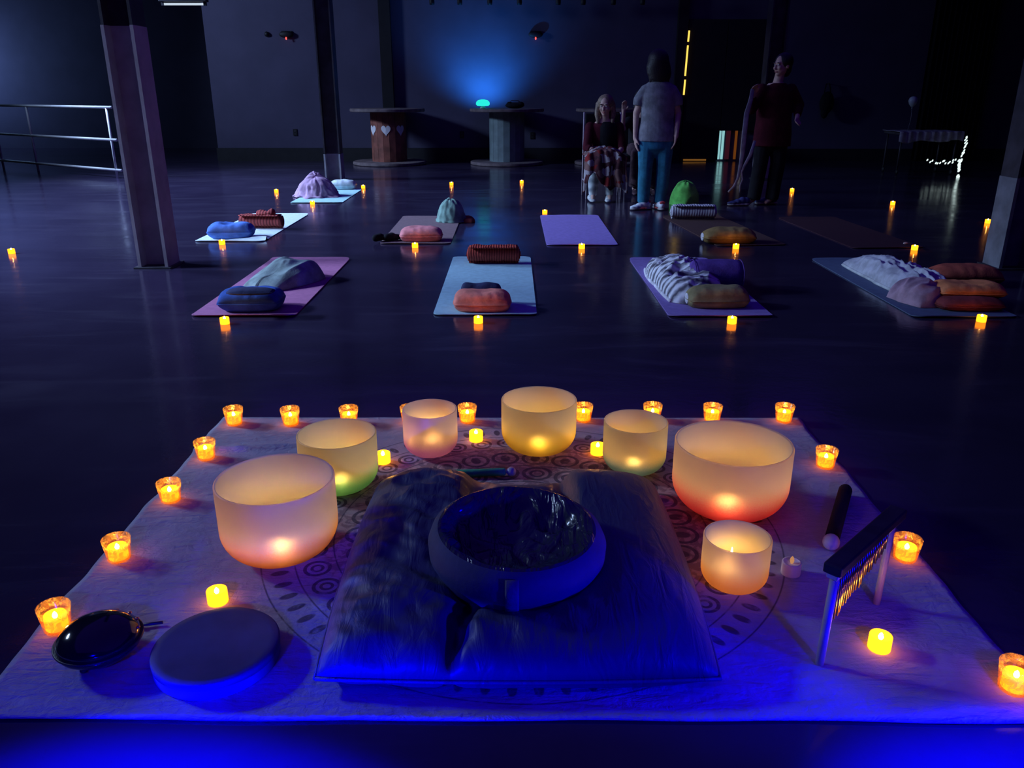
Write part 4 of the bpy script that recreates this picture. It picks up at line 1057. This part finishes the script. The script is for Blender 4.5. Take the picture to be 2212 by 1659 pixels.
# ------------------------------------------------------------------ people
def hand(m, wrist, direc, palmn, side, s=1.0, curl=0.35):
    """palm, four bent fingers of unequal length and a thumb off the palm's side"""
    w = Vector(wrist); d_ = Vector(direc).normalized(); n_ = Vector(palmn).normalized(); sx = d_.cross(n_).normalized()*side
    m.cap([w-d_*0.01, w+d_*0.03*s], [0.024*s, 0.027*s], 10)
    for k in (-1, 0, 1): m.cap([w+d_*0.02*s+sx*0.016*k*s, w+d_*0.085*s+sx*0.02*k*s], [0.015*s, 0.013*s], 8)
    for k, ln in ((-1.5, 0.062), (-0.5, 0.078), (0.5, 0.084), (1.5, 0.074)):
        a = w+d_*0.088*s+sx*0.0165*k*s; b = a+(d_+n_*curl*0.6+sx*0.06*k).normalized()*ln*0.5*s; c_ = b+(d_+n_*curl*1.6).normalized()*ln*0.5*s
        m.cap([a, b, c_], [0.0095*s, 0.0088*s, 0.0075*s], 8)
    a = w+d_*0.035*s+sx*0.024*s; b = a+(d_*0.75+sx*0.65+n_*0.3).normalized()*0.04*s; c_ = b+(d_*0.95+sx*0.15+n_*0.4).normalized()*0.03*s
    m.cap([a, b, c_], [0.013*s, 0.011*s, 0.009*s], 8)
def head(m, c, yaw=0.0, nod=0.0):
    """head whose face looks along -y before yaw; c is the head's centre"""
    R_ = Matrix.Rotation(yaw, 3, 'Z') @ Matrix.Rotation(nod, 3, 'X'); c = Vector(c)
    def e(p, r): m.ell(c+R_ @ Vector(p), r, 18, 12, rot=R_)
    e((0, 0.012, 0.025), (0.074, 0.094, 0.092)); e((0, -0.02, -0.035), (0.060, 0.070, 0.078)); e((0, -0.052, -0.088), (0.030, 0.030, 0.026))
    e((0, -0.096, -0.018), (0.011, 0.016, 0.028)); e((0, -0.106, -0.034), (0.015, 0.014, 0.011))
    for s_ in (-1, 1):
        e((s_*0.074, 0.01, -0.012), (0.010, 0.020, 0.032)); e((s_*0.034, -0.068, -0.028), (0.024, 0.022, 0.024)); e((s_*0.030, -0.078, 0.022), (0.024, 0.014, 0.009))
    return R_
def face_bits(parent, c, R_):
    c = Vector(c)
    for s_ in (-1, 1):
        MB().ell(c+R_ @ Vector((s_*0.030, -0.080, 0.004)), (0.013, 0.009, 0.008), 12, 8, rot=R_).build('eye', M['eyew'], parent)
        MB().ell(c+R_ @ Vector((s_*0.031, -0.091, 0.026)), (0.019, 0.006, 0.005), 12, 8, rot=R_).build('eyebrow', M['hair_dark'], parent)
    MB().ell(c+R_ @ Vector((0, -0.086, -0.066)), (0.022, 0.010, 0.008), 12, 8, rot=R_).build('mouth', M['lip'], parent)

# standing woman, back turned
Y0 = 9.18
xs = P(1417, 300, Y0)[0]
r = root('person', 'person standing with back turned, dark bobbed hair, grey t-shirt, teal trousers, white sneakers', 'person', (xs, Y0, 0))
HC = (-0.02, 0.03, 1.535)
b = MB()
head(b, HC, PI, 0.0)
b.cap([(-0.01, 0.02, 1.30), (-0.015, 0.025, 1.46)], [0.055, 0.05], 14)
b.loft([((0, 0, 0.80), 0.165, 0.115), ((0, 0, 0.95), 0.145, 0.10), ((0, 0, 1.10), 0.155, 0.105), ((0, 0, 1.22), 0.150, 0.090), ((0, 0, 1.30), 0.09, 0.06)])
for s_ in (-1, 1):
    sh = (s_*0.148, 0.0, 1.245)
    el = (s_*0.225, 0.02, 1.02); wr = (s_*0.232, -0.03, 0.79) if s_ < 0 else (s_*0.20, -0.10, 0.82)
    b.cap([sh, el], [0.044, 0.038]); b.cap([el, wr], [0.037, 0.025])
    hand(b, wr, (0.12*-s_, -0.03, -1), (-s_, 0.1, 0), 1, 1.0)
    hip = (s_*0.085, 0.0, 0.82); kn = (s_*0.092, -0.01, 0.46); an = (s_*0.088-0.01, 0.03, 0.085)
    b.cap([hip, kn], [0.082, 0.054]); b.cap([kn, an], [0.052, 0.036]); b.cap([an, (an[0]-0.02, an[1]-0.0, 0.04)], [0.035, 0.032])
b.build('body', M['skin'], r, remesh=0.0075, sm=4)
h = MB(); h.ell((-0.02, 0.018, 1.555), (0.112, 0.120, 0.112), 24, 16)
h.loft([((0.0, -0.045, 1.335), 0.050, 0.025), ((0.0, -0.04, 1.37), 0.108, 0.055), ((-0.01, -0.03, 1.42), 0.130, 0.072), ((-0.02, -0.012, 1.49), 0.130, 0.092), ((-0.02, 0.0, 1.56), 0.108, 0.105)], 24)
for k_ in range(7): h.cap([(-0.115+k_*0.033, -0.055+0.02*abs(k_-3)/3, 1.45), (-0.10+k_*0.032, -0.06+0.03*abs(k_-3)/3, 1.335-0.012*(k_ % 2))], [0.026, 0.012], 8)
h.build('hair', M['hair_dark'], r, remesh=0.009, sm=5)
s = MB(); s.loft([((0, 0, 0.735), 0.212, 0.140), ((0, 0, 0.82), 0.205, 0.138), ((0, 0, 0.95), 0.178, 0.122), ((0, 0, 1.08), 0.184, 0.124), ((0, 0, 1.20), 0.198, 0.118), ((0, 0, 1.27), 0.185, 0.102), ((0, 0, 1.315), 0.145, 0.085), ((0, 0.01, 1.36), 0.075, 0.066)], 28)
for s_ in (-1, 1): s.cap([(s_*0.140, 0, 1.25), (s_*0.202, 0.008, 1.16)], [0.064, 0.062]).tube([(s_*0.204, 0.008, 1.16), (s_*0.212, 0.01, 1.10)], [0.060, 0.058], 14)
s.build('t_shirt', M['tee'], r, remesh=0.009, sm=5)
j = MB(); j.loft([((0, 0, 0.56), 0.03, 0.03), ((0, 0, 0.66), 0.165, 0.115), ((0, 0, 0.76), 0.195, 0.13), ((0, 0, 0.86), 0.175, 0.118)], 24)
for s_ in (-1, 1):
    j.cap([(s_*0.098, 0.0, 0.76), (s_*0.10, -0.01, 0.45)], [0.105, 0.078]); j.tube([(s_*0.10, -0.01, 0.47), (s_*0.098, 0.01, 0.28), (s_*0.092-0.008, 0.026, 0.075)], [0.079, 0.074, 0.062], 16)
j.build('trousers', M['jeans'], r, remesh=0.009, sm=5)
for s_ in (-1, 1):
    c_ = (s_*0.09-0.015 if s_ > 0 else -0.135, 0.02 if s_ > 0 else -0.02, 0.012)
    ang = PI+0.35 if s_ < 0 else PI/2+0.2
    o = shoe(MB(), c_, ang, 0.25, 0.095, 0.085).build('sneaker', M['shoe_white'], r, remesh=0.007)
    q = MB(); Rz = Matrix.Rotation(ang, 3, 'Z')
    for px_ in (-0.36, -0.15, 0.1, 0.34): q.ell(Vector(c_)+Rz @ Vector((px_*0.25*0.85, 0, 0.004)), (0.06, 0.041, 0.013), 14, 8, rot=Rz)
    q.build('sole', M['sole'], o, remesh=0.006)
    MB().ell(Vector(c_)+Rz @ Vector((-0.108, 0, 0.075)), (0.014, 0.034, 0.018), 12, 8, rot=Rz).ell(Vector(c_)+Rz @ Vector((-0.02, 0.036, 0.01)), (0.05, 0.012, 0.010), 12, 8, rot=Rz).build('red_trim', M['shoe_red'], o)

def chair(label, x, y, rz=0.0):
    r = root('chair', label, 'chair', (x, y, 0), rz, 'chairs of the seated people')
    MB().box((-0.22, -0.22, 0.43), (0.22, 0.22, 0.47)).build('seat', M['blackf'], r, smooth=False, bevel=0.015)
    MB().box((-0.215, 0.20, 0.56), (0.215, 0.235, 0.99)).build('backrest', M['blackf'], r, smooth=False, bevel=0.015)
    for sx in (-1, 1):
        MB().tube([(sx*0.225, 0.22, 0.002), (sx*0.225, 0.225, 0.45), (sx*0.225, 0.235, 1.0)], 0.011, 8).build('back_post', M['steel_grey'], r)
        MB().tube([(sx*0.21, -0.20, 0.002), (sx*0.21, -0.2, 0.44)], 0.011, 8).build('front_leg', M['steel_grey'], r)
        MB().tube([(sx*0.215, -0.2, 0.2), (sx*0.222, 0.222, 0.2)], 0.008, 8).build('stretcher', M['steel_grey'], r)
    return r
# seated woman in maroon under a plaid throw
Y1 = 10.25; xs = P(1305, 300, Y1)[0]
chair('black metal-framed chair under the person with the plaid throw', xs, Y1+0.05)
r = root('person', 'seated person with fair hair, maroon sleeves and black vest, plaid throw over the lap', 'person', (xs, Y1, 0))
HC = (-0.005, -0.06, 1.085)
b = MB(); R_ = head(b, HC, -0.35, 0.15)
b.cap([(0, 0.0, 0.88), (0, -0.035, 1.02)], [0.055, 0.048], 14)
b.loft([((0, 0.06, 0.47), 0.16, 0.12), ((0, 0.06, 0.6), 0.145, 0.105), ((0, 0.04, 0.75), 0.155, 0.105), ((0, 0.02, 0.86), 0.15, 0.09), ((0, 0.0, 0.93), 0.08, 0.06)])
arms = {-1: ((-0.175, 0.01, 0.84), (-0.215, -0.08, 0.60), (-0.03, -0.27, 0.545)), 1: ((0.175, 0.01, 0.84), (0.22, -0.06, 0.60), (0.13, -0.28, 0.53))}
for s_, (sh, el, wr) in arms.items():
    b.cap([sh, el], [0.046, 0.037]); b.cap([el, wr], [0.038, 0.026])
    dd = Vector(wr)-Vector(el); hand(b, wr, dd+Vector((0, -0.1, -0.02)), (0, 0, -1), -s_, 0.95, 0.5)
    b.cap([(s_*0.09, 0.04, 0.52), (s_*0.11, -0.38, 0.515)], [0.082, 0.056]); b.cap([(s_*0.11, -0.38, 0.515), (s_*0.10-0.05, -0.36, 0.075)], [0.054, 0.036])
    b.cap([(s_*0.10-0.05, -0.36, 0.07), (s_*0.10-0.06, -0.47, 0.03)], [0.034, 0.026])
b.build('body', M['skin'], r, remesh=0.0075, sm=4); face_bits(r, HC, R_)
h = MB(); h.ell((0.0, -0.035, 1.12), (0.098, 0.105, 0.095), 22, 14)
for s_ in (-1, 1): h.cap([(s_*0.085, -0.02, 1.10), (s_*0.095, -0.03, 0.98), (s_*0.085, -0.05, 0.90)], [0.035, 0.036, 0.022])
h.loft([((0, 0.05, 0.90), 0.08, 0.03), ((0, 0.04, 1.0), 0.10, 0.045), ((0, 0.02, 1.1), 0.095, 0.08)])
ho = h.build('hair', M['hair_fair'], r, remesh=0.009, sm=4)
s = MB()
for s_, (sh, el, wr) in arms.items(): s.cap([sh, el], [0.060, 0.052]); s.tube([el, Vector(el).lerp(Vector(wr), 0.25)], [0.052, 0.048], 14)
s.loft([((0, 0.06, 0.46), 0.185, 0.14), ((0, 0.06, 0.6), 0.165, 0.125), ((0, 0.04, 0.75), 0.172, 0.122), ((0, 0.02, 0.86), 0.165, 0.10), ((0, 0.01, 0.91), 0.085, 0.065)], 26)
s.build('sweater', M['maroon'], r, remesh=0.009, sm=4)
s = MB(); s.loft([((0.03, 0.055, 0.48), 0.168, 0.15), ((0.03, 0.055, 0.6), 0.150, 0.137), ((0.03, 0.035, 0.75), 0.155, 0.134), ((0.025, 0.015, 0.85), 0.14, 0.112), ((0.02, 0.0, 0.90), 0.08, 0.075)], 26)
s.build('vest', M['blackf'], r, remesh=0.009, sm=4)
for s_ in (-1, 1):
    c0 = (s_*0.10-0.05, -0.36, 0)
    MB().tube([(c0[0]+0.02*s_*0, -0.37, 0.36), (c0[0], -0.365, 0.2), (c0[0], -0.36, 0.07)], [0.072, 0.062, 0.048], 16).build('legging', M['legging'], r, remesh=0.008)
    shoe(MB(), (c0[0]-0.02, -0.42, 0.003), -PI/2-0.15*s_, 0.24, 0.09, 0.075).build('sock_foot', M['f_cream'], r, remesh=0.008)
# throw: own thing, lies over the lap
def throw_pt(u, v):
    # u across (-1..1), v 0 at waist .. 1 at hem
    knee = 0.46; x_ = -0.02+u*(0.225+0.035*v)+0.02*nz(v*4, u*2)
    if v < knee: y_ = -0.02-0.46*(v/knee); z_ = 0.615-0.02*(v/knee)-0.09*abs(u)**3
    else:
        t = (v-knee)/(1-knee); y_ = -0.48-0.035*math.sin(t*PI/2)-0.03*t; z_ = 0.595-0.09*abs(u)**3-t*(0.40+0.09*nz(u*2.2, 5)-(0.20*ss(-0.2, -0.6, u)*ss(-0.98, -0.7, u)))
    y_ += -0.026*math.sin(u*13+2*nz(u*3, v*3))*ss(0.3, 0.6, v); z_ += 0.016*nz(u*6, v*7, 3)
    return x_, y_, z_
n, k = 56, 56; vv = [throw_pt(-1+2*i/n, j/k) for i in range(n+1) for j in range(k+1)]
o = MB().add(vv, [(i*(k+1)+j, (i+1)*(k+1)+j, (i+1)*(k+1)+j+1, i*(k+1)+j+1) for i in range(n) for j in range(k)]).build('plaid_throw', M['plaid'], loc=(xs, Y1, 0))
sd = o.modifiers.new('solid', 'SOLIDIFY'); sd.thickness = 0.012; sd.offset = 1
tag(o, 'red, white and brown patterned throw draped over the fair-haired person\'s knees', 'blanket')

# second seated person in dark clothes, half hidden by the standing one
Y2 = 10.95; xs2 = P(1386, 300, Y2)[0]
chair('black metal-framed chair under the person in dark floral trousers', xs2, Y2+0.05)
r = root('person', 'seated person in dark clothes and floral trousers, half hidden behind the standing one', 'person', (xs2, Y2, 0))
HC = (-0.03, -0.05, 1.14); b = MB(); R_ = head(b, HC, 0.6, 0.1)
b.cap([(0, 0.0, 0.92), (-0.02, -0.03, 1.07)], [0.055, 0.048], 14)
b.loft([((0, 0.06, 0.47), 0.16, 0.12), ((0, 0.06, 0.6), 0.145, 0.105), ((0, 0.04, 0.78), 0.155, 0.105), ((0, 0.02, 0.90), 0.15, 0.09), ((0, 0.0, 0.97), 0.08, 0.06)])
arms = {-1: ((-0.175, 0.01, 0.88), (-0.27, -0.10, 0.78), (-0.27, -0.16, 0.99)), 1: ((0.175, 0.01, 0.88), (0.22, -0.06, 0.64), (0.12, -0.27, 0.55))}
for s_, (sh, el, wr) in arms.items():
    b.cap([sh, el], [0.046, 0.037]); b.cap([el, wr], [0.038, 0.026])
    hand(b, wr, Vector(wr)-Vector(el), (0, -1, 0) if s_ < 0 else (0, 0, -1), -s_, 0.95, 0.4)
    b.cap([(s_*0.09, 0.04, 0.52), (s_*0.11, -0.38, 0.51)], [0.082, 0.056]); b.cap([(s_*0.11, -0.38, 0.51), (s_*0.11, -0.36, 0.075)], [0.054, 0.036]); b.cap([(s_*0.11, -0.36, 0.07), (s_*0.115, -0.47, 0.03)], [0.034, 0.026])
b.build('body', M['skin'], r, remesh=0.0075, sm=4); face_bits(r, HC, R_)
h = MB(); h.ell((-0.022, -0.018, 1.178), (0.10, 0.108, 0.098), 22, 14).loft([((-0.02, 0.06, 0.98), 0.085, 0.035), ((-0.02, 0.05, 1.07), 0.10, 0.05), ((-0.02, 0.02, 1.15), 0.095, 0.08)]); h.build('hair', M['hair_dark'], r, remesh=0.009, sm=4)
s = MB(); s.cap([arms[1][0], arms[1][1]], [0.06, 0.05]).cap([arms[1][1], Vector(arms[1][1]).lerp(Vector(arms[1][2]), 0.8)], [0.05, 0.038]).cap([arms[-1][0], Vector(arms[-1][0]).lerp(Vector(arms[-1][1]), 0.6)], [0.06, 0.052])
s.loft([((0, 0.06, 0.46), 0.185, 0.14), ((0, 0.06, 0.6), 0.165, 0.125), ((0, 0.04, 0.78), 0.172, 0.122), ((0, 0.02, 0.90), 0.165, 0.10), ((0, 0.01, 0.95), 0.085, 0.065)], 26); s.build('top', M['blackf'], r, remesh=0.009, sm=4)
j = MB(); j.loft([((0, 0.06, 0.455), 0.18, 0.13), ((0, 0.06, 0.60), 0.17, 0.13)], 22)
for s_ in (-1, 1): j.cap([(s_*0.09, 0.04, 0.53), (s_*0.115, -0.38, 0.515)], [0.098, 0.076]); j.tube([(s_*0.115, -0.39, 0.54), (s_*0.115, -0.38, 0.3), (s_*0.115, -0.37, 0.10)], [0.074, 0.072, 0.078], 16)
j.build('trousers', M['floral'], r, remesh=0.009, sm=4)
for s_ in (-1, 1): shoe(MB(), (s_*0.115, -0.44, 0.003), -PI/2+0.1*s_, 0.25, 0.095, 0.08).build('shoe', M['floral'], r, remesh=0.008)

# person in a maroon jacket, turned away to the right
Y3 = 9.55; xs = P(1662, 300, Y3)[0]
r = root('person', 'standing person in a maroon jacket and dark trousers, raising a hand with a pale scarf', 'person', (xs, Y3, 0))
HC = (0.055, -0.02, 1.515); b = MB(); R_ = head(b, HC, -1.15, 0.05)
b.cap([(0.02, 0.0, 1.28), (0.045, -0.005, 1.44)], [0.056, 0.05], 14)
b.loft([((0.02, 0, 0.80), 0.165, 0.12), ((0.02, 0, 0.95), 0.15, 0.11), ((0.02, 0, 1.12), 0.16, 0.11), ((0.02, 0, 1.25), 0.165, 0.10), ((0.02, 0, 1.33), 0.09, 0.07)])
arms = {-1: ((-0.15, -0.03, 1.26), (-0.26, -0.10, 1.06), (-0.285, -0.20, 1.20)), 1: ((0.19, 0.02, 1.26), (0.30, 0.03, 1.10), (0.24, -0.14, 0.98))}
for s_, (sh, el, wr) in arms.items():
    b.cap([sh, el], [0.048, 0.038]); b.cap([el, wr], [0.038, 0.026]); hand(b, wr, Vector(wr)-Vector(el), (0.2, -1, 0), -s_, 1.0, 0.9)
for s_ in (-1, 1):
    b.cap([(0.02+s_*0.085, 0, 0.82), (0.02+s_*0.10, -0.02, 0.45)], [0.084, 0.054]); b.cap([(0.02+s_*0.10, -0.02, 0.45), (0.0+s_*0.10, 0.02, 0.085)], [0.052, 0.036]); b.cap([(s_*0.10, 0.02, 0.08), (s_*0.10-0.06, 0.0, 0.035)], [0.034, 0.026])
b.build('body', M['skin'], r, remesh=0.0075, sm=4); face_bits(r, HC, R_)
h = MB(); h.ell((0.075, 0.0, 1.55), (0.10, 0.105, 0.095), 22, 14).ell((0.115, 0.03, 1.49), (0.06, 0.08, 0.10)); h.build('hair', M['hair_dark'], r, remesh=0.009, sm=4)
s = MB(); s.loft([((0.03, 0, 0.66), 0.215, 0.15), ((0.03, 0, 0.80), 0.21, 0.15), ((0.025, 0, 0.95), 0.195, 0.14), ((0.02, 0, 1.12), 0.198, 0.136), ((0.02, 0, 1.24), 0.195, 0.118), ((0.03, 0, 1.33), 0.09, 0.08)], 28)
for s_, (sh, el, wr) in arms.items(): s.cap([sh, el], [0.068, 0.060]); s.cap([el, Vector(el).lerp(Vector(wr), 0.75)], [0.058, 0.044])
s.build('jacket', M['maroon'], r, remesh=0.010, sm=5)
j = MB(); j.loft([((0.02, 0, 0.58), 0.05, 0.05), ((0.02, 0, 0.68), 0.18, 0.125), ((0.02, 0, 0.80), 0.185, 0.13)], 22)
for s_ in (-1, 1): j.cap([(0.02+s_*0.09, 0, 0.74), (0.02+s_*0.10, -0.02, 0.45)], [0.105, 0.082]); j.tube([(0.02+s_*0.10, -0.02, 0.47), (0.01+s_*0.10, 0, 0.28), (s_*0.105, 0.02, 0.07)], [0.083, 0.080, 0.076], 16)
j.build('trousers', M['blackf'], r, remesh=0.009, sm=5)
for s_ in (-1, 1):
    c_ = (s_*0.135-0.16, -0.05+0.12*(s_ > 0), 0.012) if s_ < 0 else (0.06, 0.08, 0.012); ang = PI+0.12
    o = shoe(MB(), c_, ang, 0.27, 0.095, 0.085).build('sneaker', M['shoe_navy'], r, remesh=0.007)
    q = MB(); Rz = Matrix.Rotation(ang, 3, 'Z')
    for px_ in (-0.36, -0.15, 0.1, 0.34): q.ell(Vector(c_)+Rz @ Vector((px_*0.27*0.85, 0, 0.006)), (0.06, 0.042, 0.018), 14, 8, rot=Rz)
    q.build('sole', M['sole'], o, remesh=0.006)
# pale scarf from the hand to the floor
Ysc = Y3-0.27
def sp(px, py, dy=0.0): a, z = P(px, py, Ysc+dy); return Vector((a, Ysc+dy, max(0.008, z)))
r = root('scarf', 'long pale scarf hanging from the raised hand of the person in maroon', 'scarf', (0, 0, 0))
def ribbon(pts, ws, name):
    m = MB(); m.tube(pts, ws, 10, ry=0.006); return m.build(name, M['linen'], r)
ribbon([sp(1626, 192), sp(1622, 215), sp(1613, 245), sp(1608, 290), sp(1604, 330), sp(1599, 362), sp(1594, 385), sp(1586, 402), sp(1573, 415)], [0.02, 0.024, 0.028, 0.028, 0.024, 0.02, 0.015, 0.014, 0.010], 'long_strip')
ribbon([sp(1631, 304), sp(1621, 335), sp(1608, 358), sp(1602, 372), sp(1604, 388), sp(1599, 400), sp(1598, 416)], [0.016, 0.02, 0.015, 0.010, 0.009, 0.009, 0.008], 'short_strip')

# ------------------------------------------------------------------ lights
def area(name, loc, target, sx, sy, col, e, spread=PI):
    l = bpy.data.lights.new(name, 'AREA'); l.shape = 'RECTANGLE'; l.size = sx; l.size_y = sy; l.color = col; l.energy = e; l.spread = spread
    o = bpy.data.objects.new(name, l); COL.objects.link(o); o.location = loc
    o.rotation_euler = (Vector(target)-Vector(loc)).to_track_quat('-Z', 'Y').to_euler(); return o
def spot(name, loc, target, ang, blend, col, e, rad=0.05):
    l = bpy.data.lights.new(name, 'SPOT'); l.spot_size = math.radians(ang); l.spot_blend = blend; l.color = col; l.energy = e; l.shadow_soft_size = rad
    o = bpy.data.objects.new(name, l); COL.objects.link(o); o.location = loc
    o.rotation_euler = (Vector(target)-Vector(loc)).to_track_quat('-Z', 'Y').to_euler(); return o
COOL = (0.41, 0.58, 0.96)
for yy in (5.2, 8.4, 11.5):
    area('window_daylight', (-8.5, yy, 4.1), (-3.8, yy+0.2, 0.0), 1.5, 0.8, COOL, 255, math.radians(66))
area('far_wall_fill', (-8.5, 12.5, 3.6), (-2.0, WY, 0.8), 0.8, 0.8, COOL, 62, math.radians(100))  # unseen area light added to brighten the far wall
area('alcove_daylight', (-12.5, 18.3, 1.9), (-11.0, 19.5, 1.7), 0.4, 1.0, (0.30, 0.52, 1.0), 34)
area('blue_fill', (0.5, 6.0, 4.1), (0.5, 6.0, 0), 10, 16, (0.11, 0.02, 1.0), 85)  # added ceiling fill, lifts the dark tones to navy
spot('lamp_glow', (lx, 15.22, 1.07), (lx, WY, 1.78), 130, 1.0, (0.03, 0.30, 1.0), 130, 0.04)
BLUE = (0.0, 0.0, 1.0)
spot('blue_led_left', (-0.70, 0.62, 0.03), (-0.42, 1.5, 0.035), 80, 1.0, BLUE, 260, 0.015).scale = (1, 0.13, 1)
spot('blue_led_right', (1.50, 0.92, 0.27), (0.42, 1.50, 0.08), 26, 0.8, BLUE, 170, 0.03)
spot('blue_bowl_accent', (-0.9, -0.3, 0.9), (-0.60, 1.76, 0.185), 8, 1.0, BLUE, 230, 0.04)  # added narrow spot that tints the left bowl violet
spot('flare_pool_left', (-0.65, 0.75, 0.95), (-0.60, 1.03, 0.0), 34, 0.8, BLUE, 1100, 0.03).scale = (2.0, 1, 1)  # added spot, its floor pool imitates a blue lens-flare veil
spot('flare_pool_right', (1.00, 0.75, 0.95), (0.98, 1.05, 0.0), 36, 0.8, BLUE, 1100, 0.03).scale = (1.6, 1, 1)  # second added pool for the blue flare at bottom right
spot('blue_veil_left', (-0.80, 0.40, 0.8), (-0.72, 1.28, 0.0), 78, 1.0, BLUE, 42, 0.05)  # added spot spreading a blue veil over the cloth, front left
spot('blue_veil_right', (0.95, 0.40, 0.8), (0.85, 1.28, 0.0), 80, 1.0, BLUE, 55, 0.05)  # added counterpart of the blue veil, front right
w = bpy.data.worlds.new('world'); sc.world = w; w.use_nodes = True
w.node_tree.nodes['Background'].inputs[0].default_value = (0.0, 0.0, 0.02, 1); w.node_tree.nodes['Background'].inputs[1].default_value = 0.3
cy = sc.cycles
cy.max_bounces = 10; cy.diffuse_bounces = 4; cy.glossy_bounces = 4; cy.transmission_bounces = 8; cy.transparent_max_bounces = 16
cy.caustics_reflective = False; cy.caustics_refractive = False; cy.sample_clamp_indirect = 4.0; cy.blur_glossy = 0.5
cy.use_denoising = True; cy.use_light_tree = True
